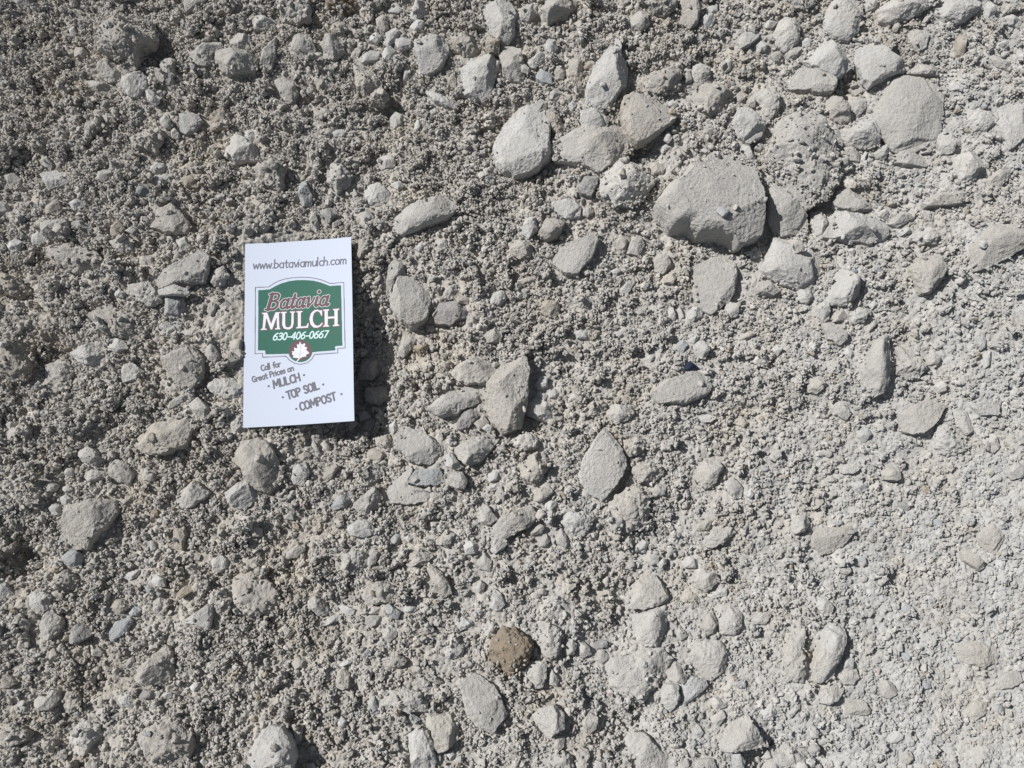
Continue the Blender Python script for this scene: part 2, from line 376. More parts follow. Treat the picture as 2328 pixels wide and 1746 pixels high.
# ------------------------------------------------------------------ the stones, each with its own outline
# tile | style, height in tenths, tint | outline | landmark name | label
# styles: c crumbly clod, s faceted stone, p round pebble, f flat slab
TILES = {'a1': (0, 0), 'a2': (580, 0), 'a3': (1160, 0), 'a4': (1728, 0), 'b1': (0, 430), 'b2': (580, 430), 'b3': (1160, 430),
         'b4': (1728, 430), 'c1': (0, 860), 'c2': (580, 860), 'c3': (1160, 860), 'c4': (1728, 860), 'd1': (0, 1296),
         'd2': (580, 1296), 'd3': (1160, 1296), 'd4': (1728, 1296)}
STONES = """
a1|c6t|850,180 960,130 1150,115 1250,200 1310,290 1280,380 1200,420 1130,560 1060,600 1010,590 1000,480 850,440 830,330|the big tan clod|big rough tan clod with a steep shaded right face, above the heart-shaped stone
a1|s4g|870,490 960,500 1010,620 960,680 900,690 830,640 820,540||grey stone leaning out from under the foot of the big tan clod
a1|p5g|720,680 850,690 950,730 930,790 860,795 760,740||pale oval stone lying left of the heart-shaped stone
a1|s5w|1020,620 1080,625 1160,590 1230,640 1220,740 1150,820 1090,820 1030,740|the heart-shaped stone|whitish heart-shaped stone just below the big tan clod
a1|p4w|1220,760 1250,740 1330,810 1335,860 1300,880 1240,850||
a1|p5t|620,430 680,370 735,440 710,485 630,490||small grey pebble standing alone left of the big tan clod
a1|s4g|1560,490 1620,430 1780,355 1850,350 1870,390 1780,460 1760,530 1680,540 1600,520||grey wedge-shaped stone touching the left end of the brick-shaped stone
a1|s6g|1770,470 1850,440 2100,425 2150,470 2155,560 2120,600 1900,620 1830,570|the brick-shaped stone|blocky dusty brick-shaped stone between a grey wedge and a curved sliver
a1|p5g|1920,350 2000,275 2070,290 2110,350 2110,410 1980,410 1930,385||pale lumpy pebble resting on the upper side of the brick-shaped stone
a1|f4g|1540,40 1600,-30 1740,-30 1690,30 1560,120||grey shard with a dark shadow, cut by the photo's top edge
a1|c5g|1330,490 1470,500 1470,690 1460,760 1400,750 1360,640||crusted upright lump between the heart-shaped and brick-shaped stones
a1|f3b|1500,960 1560,930 1660,960 1700,1010 1640,1100 1560,1125 1510,1100|the smooth blue-grey stone|smooth blue-grey flat stone right of a lone beige pebble, upper left
a1|c5n|1750,980 1830,925 1930,930 1970,990 1960,1060 1850,1090 1760,1080||rounded brownish stone touching the right side of the smooth blue-grey stone
a1|p4g|1340,990 1400,945 1430,1000 1430,1070 1390,1085 1340,1040||
a1|p5g|1430,1090 1470,1075 1505,1120 1490,1170 1440,1165||
a1|c6t|1100,1180 1200,1080 1300,1060 1365,1120 1350,1200 1310,1290 1200,1270 1110,1250|the shaded tan clod|tan clod with a smooth shaded right face below the smooth blue-grey stone
a1|s5w|1960,1105 2010,1140 2120,1200 2160,1290 2140,1340 1980,1370 1885,1310 1900,1190|the pale ridged stone|pale angular ridged stone above the card's top left, in open gravel
a1|f4w|340,1470 430,1430 500,1425 615,1500 560,1550 420,1590 380,1530|the pale diamond chip|pale flat diamond-shaped chip with a dark shadow, near the left edge
a1|p5g|340,1310 390,1300 440,1370 430,1415 370,1400||
a1|p5w|1260,1400 1310,1360 1380,1370 1380,1430 1310,1460 1260,1440||
a1|s4g|800,1440 920,1410 940,1450 880,1520 830,1520||
a1|c5g|920,1330 980,1320 1030,1390 990,1440 930,1400||
a1|s4d|1140,1540 1230,1540 1260,1600 1250,1650 1140,1650||
a1|c4w|1260,1500 1340,1465 1420,1480 1430,1530 1360,1560 1280,1540||
a1|p4n|1510,1490 1600,1470 1670,1520 1650,1570 1560,1570||
a1|p5w|2060,1110 2120,1085 2160,1140 2110,1190 2050,1150||
a1|s5d|100,0 170,-30 290,-20 260,50 210,90 150,50||dark stone cut by the top edge, closest to the top left corner
a1|p4w|570,240 620,220 640,280 600,310||
a1|p4g|40,1470 130,1450 180,1520 120,1560 60,1530||
a1|p5g|640,1620 690,1600 700,1650 660,1670||
a2|s4w|-20,150 60,120 170,190 150,225 60,245 -10,240||pale angular stone above the top of the long curved sliver
a2|s5g|80,590 40,560 60,440 110,350 150,285 185,330 170,470 130,570||long curved grey sliver standing right of the brick-shaped stone
a2|c5g|220,60 320,-20 460,-20 465,150 350,190 220,180||big dusty beige clod at the top edge beside a dark brown stone
a2|c6r|590,-30 850,-30 830,80 770,120 700,90 600,60|the dark brown stone|dark brown crusted stone cut by the top edge, largest brown one there
a2|c4n|470,140 500,120 580,130 620,160 600,200 540,205 480,180||
a2|c5t|620,240 690,180 770,220 730,290 680,280||
a2|s5g|275,370 350,310 460,290 505,400 490,480 400,520 330,470 275,430|the white-cornered stone|angular grey stone with one white corner, right of the curved sliver
a2|s5g|575,360 600,290 670,280 740,350 750,420 680,490 620,520 570,470||grey oval stone just right of the white-cornered stone
a2|s5g|165,690 240,655 330,700 355,770 330,840 270,870 210,810||grey rounded stone with a deep shadow below the white-cornered stone
a2|p5w|960,300 1030,265 1065,320 1020,365 960,350||
a2|p4w|1060,350 1100,260 1180,235 1225,270 1180,340 1110,390||
a2|s4w|1165,350 1240,300 1305,330 1300,390 1210,425||
a2|s6w|1290,100 1340,10 1420,0 1460,60 1420,130 1340,170 1290,130||pale faceted pebble close to the top edge above the squarish pale stone
a2|p5w|1300,200 1370,165 1430,190 1400,260 1340,275 1300,240||
a2|p5t|1010,160 1070,105 1110,170 1120,240 1080,270 1020,230||
a2|f3w|1110,90 1170,60 1250,65 1200,110 1120,110||
a2|f5w|1340,370 1440,330 1580,330 1635,400 1600,510 1490,610 1400,615 1360,520|the squarish pale stone|squarish pale flat stone with a deep shadow, left of two larger pale stones
a2|s5w|1720,590 1810,500 1950,465 2050,520 2020,660 1950,855 1850,830 1780,800 1660,790 1720,730|the pitted kite stone|large pale kite-shaped stone with a small dark pit near its top
a2|f4w|1410,760 1440,745 1520,790 1620,830 1705,870 1690,930 1620,910 1500,860||flat pale elongated chip lying against the pitted kite stone's lower left
a2|c5t|1630,330 1700,270 1850,280 1900,380 1850,440 1750,470 1680,420||crusty beige clod between the squarish pale stone and the tall oval
a2|p5w|1900,130 1950,40 2050,10 2150,40 2190,130 2180,280 2120,350 2030,345 1960,270 1920,200|the tall pale oval|tall pale oval stone near the top edge, left of a brown-bottomed block
a2|s6n|1940,280 2000,310 2050,370 2040,440 1930,450||brownish stone wedged under the foot of the tall pale oval
a2|s5g|2040,430 2140,375 2230,420 2260,600 2230,690 2140,680 2070,600|the brown-bottomed block|blocky grey stone with a brown shaded underside, right of the pitted kite stone
a2|c5t|820,560 960,560 1060,680 1040,800 960,840 860,760||
a2|c6t|950,780 1050,720 1120,800 1070,885 970,870||rounded tan lump with a black hollow at its lower right
a2|s5g|1235,560 1280,540 1310,640 1290,740 1250,720||
a2|p6w|1130,1000 1180,940 1240,970 1240,1060 1170,1080 1130,1050||
a2|s5w|1330,1070 1360,985 1400,1030 1370,1090 1340,1100||
a2|p4w|1450,940 1520,900 1540,940 1490,970||
a2|f4w|870,490 980,430 1050,440 1030,500 900,530||
a2|s4w|1060,450 1130,380 1180,430 1120,500 1070,490||
a2|c5g|590,1420 700,1340 800,1450 790,1560 700,1620 600,1550||rounded dusty grey clod above the card, left of the round pale cobble
a2|s5b|365,1650 390,1510 420,1500 480,1640 470,1720 400,1730||slender grey pointed stone standing above the middle of the card
a2|p5w|910,1600 960,1540 1040,1530 1130,1620 1140,1700 1070,1745 960,1720 920,1660|the round pale cobble|round pale cobble upper left of the tongue-shaped slab
a2|c6t|0,1400 100,1290 240,1380 250,1560 200,1600 60,1560||tan clod with a shaded right wall, above the card's top left part
a2|p4w|1010,1330 1100,1300 1180,1340 1170,1400 1060,1420||
a2|p5w|1130,1550 1200,1515 1250,1560 1200,1600||
a2|p5g|790,1320 860,1330 880,1390 830,1420 780,1380||
a2|c5g|1910,1420 1990,1400 2020,1500 1980,1560 1910,1520||
a2|p4t|1610,660 1660,610 1700,680 1680,740 1620,720||
a2|f4w|650,1110 720,1085 770,1100 740,1150 660,1150||
a2|f3y|525,700 555,655 580,655 570,700 540,740||tiny yellow-brown flake in the gravel below the white-cornered stone
F|f5w|1120,237 1165,226 1185,270 1188,340 1165,372 1110,387 1070,362 1062,320 1085,275|the broad pale slab|broad pale speckled slab left of the stained slab, deep shadow below
a3|p5g|70,100 140,30 220,40 230,110 150,190 80,180||
a3|s6g|280,60 300,-20 590,-20 560,60 480,140 320,175 280,120||grey slab at the top edge with a shaded lower side, right of the tall oval
a3|c6d|1090,-20 1390,-20 1395,80 1290,130 1200,110||dark crusted stone hanging from the top edge beside the round tan stone
a3|p5t|1410,60 1420,-10 1580,-10 1600,90 1570,200 1500,240 1430,190||round tan stone touching the top edge, right of a dark crusted stone
a3|p5w|1590,180 1640,120 1700,115 1720,170 1690,220 1640,235||
a3|p4w|1660,60 1740,30 1740,100 1680,110||
a3|s5g|1000,170 1060,100 1140,110 1170,200 1080,260 1020,220||
a3|s4w|280,380 340,310 400,400 350,460 300,430||
a3|p4w|140,520 200,480 240,430 290,450 280,520 210,570 150,550||bean-shaped pale pebble between the brown-bottomed block and the spire stone
a3|p4g|80,560 120,535 170,580 150,620 90,600||
a3|s5t|470,600 490,500 550,465 600,510 610,620 590,690 480,670||upright tan stone just left of the spire stone
a3|p5t|360,620 380,560 440,560 465,620 440,670 380,660||
a3|f4b|210,630 260,590 350,640 355,710 280,700 220,660||
a3|p4n|610,560 650,520 710,540 680,580 620,580||
a3|s6w|815,430 865,310 940,320 930,480 985,600 970,720 900,800 870,880 760,960 700,890 640,830 640,720 690,600 740,520|the spire stone|tall pale spire-shaped stone with a blue-grey shaded right flank
a3|s3w|590,920 680,900 780,960 830,1000 820,1060 600,1090||
a3|s4g|350,1200 480,1120 620,1080 780,1050 930,1070 1040,1180 1000,1310 870,1370 740,1440 600,1370 380,1330|the stained slab|wide grey slab with a dark stained right end, below the spire stone
a3|c4t|1040,740 1100,660 1250,600 1400,560 1440,640 1430,730 1300,790 1200,820 1060,790||long tan mound of a stone right of the spire stone
a3|f5t|940,820 1030,790 1250,870 1400,960 1370,1020 1230,1120 1070,1220 1000,1150 930,1020|the tan sloping slab|tan sloping slab with a sharp shaded lower edge, right of the stained slab
a3|p4w|1520,560 1600,520 1680,560 1680,640 1600,710 1530,670||
a3|p4g|1440,620 1490,560 1530,680 1470,700||
a3|c5t|1525,760 1600,720 1750,730 1880,790 1870,890 1760,950 1620,960 1540,900|the oblong tan clod|oblong dusty tan clod upper left of the teardrop stone
a3|p4w|1750,590 1770,530 1830,495 1875,530 1850,590 1800,610||
a3|f4w|1885,340 1960,280 2090,270 2080,320 1990,390 1930,410||flat white stone above the oblong tan clod and a scatter of pebbles
a3|p4w|2045,380 2100,340 2165,370 2140,430 2070,440||
a3|s6w|1890,960 1930,880 2040,930 2130,1060 2110,1150 2000,1200 1930,1140 1890,1040|the teardrop stone|pale teardrop-shaped stone with a shaded base, above the largest slab
a3|p5g|1885,810 1930,765 1980,810 1960,870 1900,880||
a3|p5g|1980,850 2020,800 2065,850 2050,900 2000,890||
a3|c5n|270,960 330,910 400,960 470,1090 420,1160 360,1100||knobbly tan-brown oval stone between the broad pale slab and the stained slab
a3|p5g|205,880 250,830 320,860 300,920 240,945||
a3|p4g|330,780 390,740 450,790 380,840 330,830||
a3|p4w|480,890 520,840 560,870 530,920 490,920||
a3|p4w|1320,870 1360,830 1410,880 1370,905||
a3|s4w|1280,1170 1320,1085 1360,1160 1330,1200||
a3|p4w|1230,1240 1320,1205 1350,1240 1280,1290||
a3|s5d|570,1560 620,1490 720,1470 735,1550 680,1640 600,1620||dark grey pebble tucked left of the rough knobbly cobble
a3|c6w|740,1560 780,1420 900,1360 1040,1370 1190,1440 1200,1540 1130,1640 1000,1720 860,1700 760,1640|the rough knobbly cobble|rough knobbly pale cobble with a brown shaded lower rim, below the stained slab
a3|p4t|1150,1370 1230,1360 1310,1400 1280,1460 1190,1470||
a3|f6g|1250,1645 1300,1595 1400,1545 1480,1450 1640,1390 1640,1330 1740,1230 1820,1140 1870,1180 1930,1290 2060,1370 2090,1560 2095,1705 2090,1965 2040,2035 1900,2075 1850,2025 1700,1985 1560,1985 1480,1915 1350,1915 1250,1785 1215,1715|the largest slab|largest slab, flat and peaked at its top, black gap along its right side
F|f3g|1500,575 1545,552 1583,548 1592,610 1575,655 1535,680 1505,665 1497,620||flat pale slab directly below the largest slab, ending in a blunt point
a3|s4w|1930,1290 1920,1240 1980,1195 2050,1290 2065,1370 2000,1360||
a3|p5w|2035,1250 2080,1200 2135,1220 2100,1270||
a3|c5t|1590,1180 1560,1120 1700,1060 1760,1150 1680,1240||
a4|c6d|260,20 300,-20 470,-20 450,60 390,80 290,60||grey stone cut by the top edge just left of the egg-shaped stone
a4|p4w|540,160 570,60 640,-20 850,-20 865,120 830,270 740,340 620,320 550,250|the egg-shaped stone|large egg-shaped pale stone at the top edge, above the tilted wedge
a4|s4w|870,30 900,-20 1010,0 960,70 890,100||
a4|s5w|970,100 1060,20 1150,-30 1480,-20 1440,50 1240,160 1080,190 1000,180|the long top-edge stone|long oblong pale stone at the top edge with a black shadow on its right
a4|p5w|1480,100 1490,-20 1860,-20 1840,90 1760,150 1660,190 1550,160||broad smooth pale boulder at the top edge, right of the long oblong one
a4|s5w|1880,40 1910,15 1980,90 1950,160 1890,150||
a4|c4y|2040,120 2050,20 2110,-10 2200,30 2190,80 2100,110||yellowish clod close to the top right corner
a4|s4w|2030,150 2090,115 2200,180 2160,230 2060,200||
a4|p4w|120,280 150,180 200,150 320,170 340,260 320,360 210,435 140,380||pale dusty oval stone left of the egg-shaped stone
a4|s4w|30,210 80,165 150,180 100,240 50,240||
a4|s5w|460,340 540,280 620,350 740,510 760,560 640,660 480,600 370,510|the tilted wedge|tilted pale wedge with a sharp diagonal ridge below the egg-shaped stone
a4|f3g|270,640 320,580 500,590 600,620 640,720 600,780 480,790 350,770 220,740||shell-shaped flat stone with a scalloped lower rim under the tilted wedge
a4|p4g|205,460 260,410 330,390 350,410 310,480 240,505||
a4|p4g|75,470 130,430 200,440 200,510 120,520||
a4|p4w|350,350 390,310 440,340 420,400 360,390||
a4|f4w|800,420 880,370 1000,380 1100,470 1200,560 1220,600 1080,640 920,725 870,680 810,560|the triangular slab|pale triangular slab with an undercut lower edge above the round flat boulder
a4|f3w|1240,270 1380,250 1420,290 1390,400 1310,430 1260,370||
a4|p5g|1110,210 1160,170 1195,200 1150,270 1115,260||
a4|p2g|970,960 1010,820 1120,650 1220,620 1350,640 1500,700 1560,800 1540,920 1530,1100 1480,1190 1300,1270 1130,1270 1070,1180 970,1060|the round flat boulder|round flat beige boulder, disc-shaped and buried, upper right
a4|s4g|1240,590 1330,545 1490,570 1500,630 1380,640 1260,620||
a4|s5w|670,1100 740,1040 880,990 970,1000 1010,1100 1000,1200 920,1240 740,1220 680,1170||pale rounded-triangle stone against the left rim of the round flat boulder
a4|p5t|530,870 600,810 680,820 760,910 760,1010 690,1030 590,990||buff rounded stone between the tilted wedge and the domed boulder
a4|s4g|760,880 830,800 890,810 900,900 820,980 770,940||
a4|f3g|740,750 860,680 895,690 880,770 800,800||
a4|c4g|40,1180 120,1030 300,940 430,940 530,1000 580,1150 680,1310 690,1460 640,1560 540,1640 400,1720 340,1660 250,1600 200,1530 60,1440 0,1370|the domed boulder|big domed dusty boulder with a brown crumbly underside, right of the teardrop stone
a4|f3g|560,1060 640,1070 690,1200 680,1280 610,1240||
a4|p4g|680,1250 760,1220 835,1290 830,1360 740,1350||
a4|p4w|840,1340 880,1265 905,1280 870,1360||
a4|p4g|940,1290 1060,1205 1110,1240 1040,1340 980,1330||
a4|f4g|1090,1310 1200,1270 1380,1330 1390,1400 1240,1390 1130,1360||
a4|f4w|1490,1090 1560,1080 1640,1220 1600,1290 1510,1300 1480,1200||white wedge on the lower right rim of the round flat boulder
a4|s5w|1640,1300 1800,1280 1860,1350 1820,1500 1720,1590 1650,1540||pale angular stone with a shaded right side, lower right of the round flat boulder
a4|s4g|1880,1520 1990,1430 2110,1410 2100,1470 2000,1590 1900,1570||
a4|f3w|1560,720 1620,685 1700,730 1690,760 1590,760||
a4|p3w|1740,1010 1830,900 1930,930 1980,1020 1900,1100 1800,1100||
a4|s4w|690,1490 760,1470 800,1600 760,1610 700,1560||
a4|c4w|-60,860 -30,780 60,740 170,780 200,850 150,950 40,1035 -30,960||pale fissured clod between the teardrop stone and the shell-shaped slab
a4|f2w|2000,920 2100,860 2240,860 2240,1150 2090,1250 2000,1100||broad powdery pale lump at the right edge, beside the round flat boulder
a4|s5n|1640,330 1680,280 1725,300 1700,480 1650,460||narrow brown chip standing in pale gravel near the top right corner
a4|f3g|1900,480 1960,460 2120,560 2090,600 1970,560||
b4|f4g|610,140 640,20 720,0 830,70 940,170 860,190 760,190 640,165||flat grey triangle above the white rectangular block
b1|s6g|350,300 370,250 540,240 575,330 560,390 460,430 380,400|the shadow-bellied stone|grey stone with a shaded belly below the pale diamond chip
b1|s4w|250,400 290,345 370,380 405,430 330,470 260,450||
b1|p5w|50,470 130,415 195,440 150,520 100,530||
b1|s5n|345,190 420,130 490,90 535,160 480,220 400,210||tan wedge-shaped stone between the pale diamond chip and the shadow-bellied stone
b1|p4w|570,120 640,80 710,110 690,150 620,175||
b1|c5d|580,290 640,250 780,310 770,350 690,370 600,320||dark grey rough stone right of the shadow-bellied stone
b1|p5n|925,350 960,280 1010,260 1050,330 1000,390 930,390||
b1|f4g|1050,350 1110,310 1135,340 1110,380||
b1|f4t|1310,190 1450,130 1520,200 1590,290 1560,370 1400,370 1250,320 1320,270|the tan tilted plate|broad tan plate with a smooth face, upper left of the card
b1|s4w|1470,430 1540,400 1600,480 1530,520||
b1|c5w|930,440 1030,415 1110,450 1125,510 1060,560 960,500||
b1|p5g|-20,120 0,100 70,130 75,200 0,240 -20,230||
b1|c5t|400,500 560,450 760,490 880,590 870,690 740,730 600,700 450,620 390,560|the crumbly left clod|large crumbly tan clod with a shaded right face, below the shadow-bellied stone
b1|f5g|1310,770 1400,700 1550,600 1680,530 1770,570 1760,660 1720,790 1600,800 1420,820 1330,830|the leaning slab|long pale slab leaning in the gravel left of the card's upper part
b1|s5g|1735,750 1800,680 1880,640 1915,720 1880,800 1800,820||
b1|c5g|1840,830 1940,760 2030,820 2050,920 1930,930||dusty clod against the card's left edge, right of the leaning slab
b1|s7b|1375,1060 1400,950 1430,870 1520,880 1550,950 1520,1060 1430,1085|the blue-white crystal|upright bluish-white angular stone below the leaning slab
b1|f3w|1320,850 1460,800 1600,850 1560,890 1340,890||
b1|c5g|1070,800 1250,760 1320,850 1340,930 1240,980 1100,900||
b1|p5w|960,870 1000,835 1055,870 1030,915 970,905||small white pebble left of the blue-white crystal
b1|p6w|600,1370 700,1310 820,1280 870,1360 890,1440 780,1480 650,1450|the smooth white cobble|smooth whitish oval cobble left of the card, shadow on its right
b1|s4w|890,1300 960,1245 1040,1270 1075,1340 970,1370 900,1340||
b1|c4w|1310,1170 1380,1110 1520,1100 1500,1200 1420,1240 1330,1210||
b1|s6t|1370,1420 1500,1330 1620,1310 1700,1400 1690,1550 1620,1650 1560,1720 1480,1640 1400,1520|the half-shaded stone|large stone left of the card, right half in brown shade
b1|s5g|390,1480 480,1420 560,1450 620,1530 570,1600 450,1640 390,1600||
b1|c4t|750,1060 900,960 1100,1030 1220,1130 1250,1210 1200,1280 1000,1240 800,1180||broad crumbly mound above the smooth white cobble
b1|c4g|1640,1000 1740,880 2000,960 2200,1100 2200,1400 2000,1440 1900,1250 1700,1190|the tucked slab|big pale dusty slab tucked under the card's left edge
b1|s5g|1720,1350 1750,1280 1810,1330 1840,1400 1800,1450 1740,1430||
b1|p5w|1960,1490 2050,1430 2120,1520 2050,1600 1980,1560||pale stone poking out from under the card's left edge
b1|c6n|-30,720 0,700 150,740 250,860 180,910 0,880||brownish crusted clod at the left edge, level with the card's top
b1|c6n|-30,1290 200,1240 280,1280 270,1480 200,1620 100,1620 20,1550 -30,1500||large shaded brown clod at the left edge, level with the card's middle
b1|s4w|1020,1490 1100,1440 1210,1530 1150,1600 1030,1620||
b1|f3g|1530,1190 1640,1170 1610,1230 1550,1230||
b1|p4g|1180,560 1270,560 1290,640 1180,650||
b2|f5w|1170,370 1165,250 1300,150 1500,80 1680,70 1695,150 1620,240 1440,310 1240,390|the tongue-shaped slab|long tongue-shaped pale slab in open gravel, upper right of the card
b2|c5t|820,540 870,430 980,420 990,480 880,610 830,590||beige stone touching the card's top right corner
b2|s5g|1090,930 1120,640 1170,580 1240,640 1260,720 1180,760 1130,900||narrow pointed grey shard behind the flat grey stone right of the card
b2|f5g|1130,920 1200,740 1320,740 1440,830 1470,930 1450,1090 1320,1170 1220,1120 1150,1010|the flat grey stone|flat rounded grey stone right of the card, pointed shard at its left
b2|s5v|1500,1060 1540,950 1680,930 1760,940 1810,1080 1690,1110 1640,1150 1520,1130|the purple-grey stone|purple-grey angular stone just right of the flat grey stone
b2|c4g|1560,920 1600,810 1690,810 1700,880 1640,930||
b2|s4t|1690,930 1720,890 1790,920 1780,960 1700,960||
b2|p4w|1950,940 2020,850 2120,850 2130,900 2050,980 1970,980||
b2|p5w|1100,1010 1140,985 1140,1040 1110,1045||
b2|s5t|1620,1540 1700,1470 1880,1410 2080,1500 2040,1560 1960,1630 1780,1640 1680,1600|the roof-ridged stone|tan stone with a roof-like ridge, left of the fin-shaped stone
b2|s4g|1180,1400 1250,1220 1370,1230 1330,1330 1220,1430||
b2|s5d|540,180 640,150 690,200 640,280 570,310||dark bluish stone above the card's top edge
b2|s5g|455,250 500,180 540,300 530,370 480,350||
b2|p4g|640,280 720,250 720,290 650,330||
b2|f3g|880,200 960,180 1000,240 950,260 890,240||
b2|s4g|1890,1250 2000,1150 2090,1200 2050,1280 1920,1290||
b2|p4w|1330,500 1400,430 1420,480 1380,530||
b2|p4g|1500,430 1600,420 1620,490 1520,500||
b2|s4t|850,1440 900,1420 1080,1420 1060,1520 980,1600 860,1590||stone lying wholly in the card's shadow, halfway down its right edge
c2|p5t|920,80 1110,60 1120,170 1040,230 920,190||round stone in the card's shadow, near its lower right corner
c2|p4g|860,280 940,270 980,330 880,360||
b3|p5t|0,490 30,435 130,430 190,490 170,570 80,580 10,550||beige oval pebble left of the slanting slab
b3|s5t|230,380 300,240 400,220 455,280 400,400 300,425||
b3|p5w|90,350 130,240 200,230 230,340 150,420||
b3|f3w|330,110 500,80 600,150 590,230 470,265 380,200||
b3|p4g|610,170 690,140 705,190 650,240 610,220||
b3|f4g|360,590 440,490 700,375 745,420 700,560 560,720 470,720 360,640|the slanting slab|grey slanting slab right of the tongue-shaped slab
b3|p4t|885,420 930,390 980,420 970,520 910,540 885,490||
b3|f4g|975,540 1010,430 1090,390 1130,480 1080,560||
b3|p4g|1200,600 1240,540 1330,560 1360,640 1280,720 1210,690||
b3|s5t|1285,750 1350,690 1395,740 1360,800 1290,790||
b3|p4w|830,690 900,655 935,690 880,730||
b3|s4g|910,850 1000,755 1040,790 1000,860 930,880||
b3|s4w|1310,1000 1360,970 1390,1080 1340,1130||
b3|s4w|1395,1000 1425,980 1460,1070 1420,1100||
b3|p4w|1465,1060 1530,980 1610,990 1620,1060 1530,1120 1470,1090||
b3|s5w|1790,1020 1820,950 1910,960 1910,1060 1840,1090||
b3|p5n|255,1000 300,930 400,940 425,1010 380,1080 290,1060||
b3|c4g|520,920 600,870 680,940 650,1000 550,980||
b3|c4w|0,860 80,800 170,850 150,920 50,920||
b3|p4g|60,770 160,730 200,770 120,810||
b3|p4w|530,1200 600,1170 670,1210 660,1260 560,1250||
b3|p4w|860,1200 920,1185 950,1220 900,1260||
b3|p5b|1400,1290 1450,1255 1490,1310 1440,1390 1400,1350||
b3|p4w|1480,1280 1560,1220 1590,1230 1540,1300||
b3|s6w|1530,1320 1600,1260 1670,1340 1640,1430 1560,1420||
b3|s4k|1450,1480 1510,1440 1585,1500 1520,1520 1460,1510|the blue-black chip|small blue-black chip, the darkest stone in the gravel
b3|p4w|1120,1430 1180,1370 1230,1400 1170,1460||
b3|s4t|1910,1260 2010,1180 2070,1210 1990,1260 1940,1270||
F|s6t|1055,830 1110,760 1135,750 1145,800 1140,870 1125,925 1085,940 1050,890|the fin-shaped stone|tall tan fin-shaped stone with a black shadow on its right, mid photo
b3|p5w|200,1650 250,1570 320,1570 310,1660 230,1690||
b4|s4g|50,280 60,100 90,-90 170,-90 280,80 390,220 415,340 390,380 120,400|the shield-shaped stone|pale shield-shaped stone right of the largest slab's black gap
b4|s5w|420,200 520,160 560,260 520,440 480,450 430,330||
b4|s5w|540,390 600,270 640,180 850,210 1040,280 1080,380 1060,420 920,460 680,420|the white rectangular block|white rectangular block with a shaded front, right of the shield-shaped stone
b4|s4w|0,640 80,480 110,405 230,430 420,490 540,640 540,760 450,840 320,830 180,790 20,710|the white hollowed boulder|large white boulder with a hollowed top, below the shield-shaped stone
b4|p5g|-50,830 -10,780 90,765 175,850 110,895 -30,880||beige oval pebble under the left end of the white hollowed boulder
b4|s4w|560,790 580,680 700,660 820,740 830,870 730,980 600,980 540,920||pale mug-shaped stone just right of the white hollowed boulder
b4|p5w|290,890 330,840 420,850 445,910 400,965 310,940||round white pebble below the white hollowed boulder
b4|p4w|980,200 1050,160 1090,200 1050,250 990,230||
b4|s4g|1060,290 1180,190 1270,210 1280,260 1150,330 1090,310||
b4|s4w|1150,350 1250,320 1270,360 1180,395||
b4|c4w|1275,390 1340,310 1440,330 1510,400 1470,460 1330,470||
b4|p4g|1210,430 1260,390 1290,430 1240,460||
b4|f4g|1340,120 1450,50 1640,20 1760,30 1700,120 1560,140 1380,160||
b4|s5y|1260,660 1330,580 1510,540 1550,660 1500,790 1430,880 1350,870 1290,760|the dark-faceted stone|beige stone with a dark facet on its right, far right, no neighbours
b4|f4t|1760,560 1800,420 1900,330 2000,290 2150,290 2240,360 2240,480 2100,560 1920,660 1800,690|the right-edge tan slab|tan slab sprinkled with crumbs at the right edge
b4|s5w|470,1000 520,920 570,950 585,1080 540,1120 490,1070||
b4|p4t|600,1050 680,1000 740,1060 700,1110 610,1120||
b4|c4w|750,1050 840,980 910,1010 880,1110 780,1130||
b4|f4g|515,1130 600,1120 720,1210 720,1270 660,1310 560,1250|the small grey triangle|small grey triangular stone below the pale mug-shaped stone
b4|s4g|870,1170 990,1075 1000,1110 900,1210||
F|s5g|1875,760 1890,735 1920,725 1927,790 1912,850 1875,862 1866,815|the column stone|column-shaped upright pale stone, black gap on its right, far right
b4|c4g|1120,1330 1250,1320 1340,1380 1410,1490 1340,1590 1220,1600 1140,1550 1160,1430||round dusty lump just right of the column stone
b4|p4g|1390,1390 1450,1360 1515,1420 1490,1480 1410,1470||
b4|f3b|1800,1240 1890,1220 1880,1330 1850,1360||small flat bluish-white chip near the right edge
b4|s3w|1860,1480 1900,1350 1940,1350 1920,1480 1870,1510||
b4|p4w|910,970 960,930 990,960 940,1010||
b4|p4w|700,1380 740,1310 780,1370 760,1420||
b4|p5w|85,1350 140,1305 190,1340 150,1400||
c1|s6t|1115,540 1180,440 1300,370 1450,290 1590,310 1640,420 1560,560 1420,640 1260,640 1140,600|the dusty wedge|big dusty wedge with a brown shaded underside, lower left of the card
c1|s5g|1570,220 1660,160 1800,290 1740,340 1700,360 1610,270||grey angular stone between the dusty wedge and the card
c1|s4g|1400,230 1560,110 1590,130 1540,200 1420,260||
c1|p5w|1730,70 1800,0 1960,0 2030,80 2020,190 1920,190 1790,130||round pale stone right beside the card's lower left edge
c1|s5g|650,620 690,550 800,600 860,680 790,740 700,700||
c1|s6g|920,720 970,670 1060,700 1110,800 1080,900 1000,870 920,810||angular grey stone below the left end of the dusty wedge
c1|s4g|700,820 760,770 860,750 900,790 860,850 740,870||
c1|p5w|540,780 590,730 630,770 600,830 545,820||
c1|p4w|510,920 570,890 615,930 560,970||
c1|p5w|505,1000 560,970 610,1010 580,1060 520,1050||
c1|p5w|410,1080 460,1030 520,1070 500,1150 430,1150||
c1|f5t|530,1200 600,1060 760,1010 980,1020 980,1130 880,1270 800,1350 740,1440 580,1420 530,1330|the left tan boulder|large flat-topped tan boulder far left, below the dusty wedge
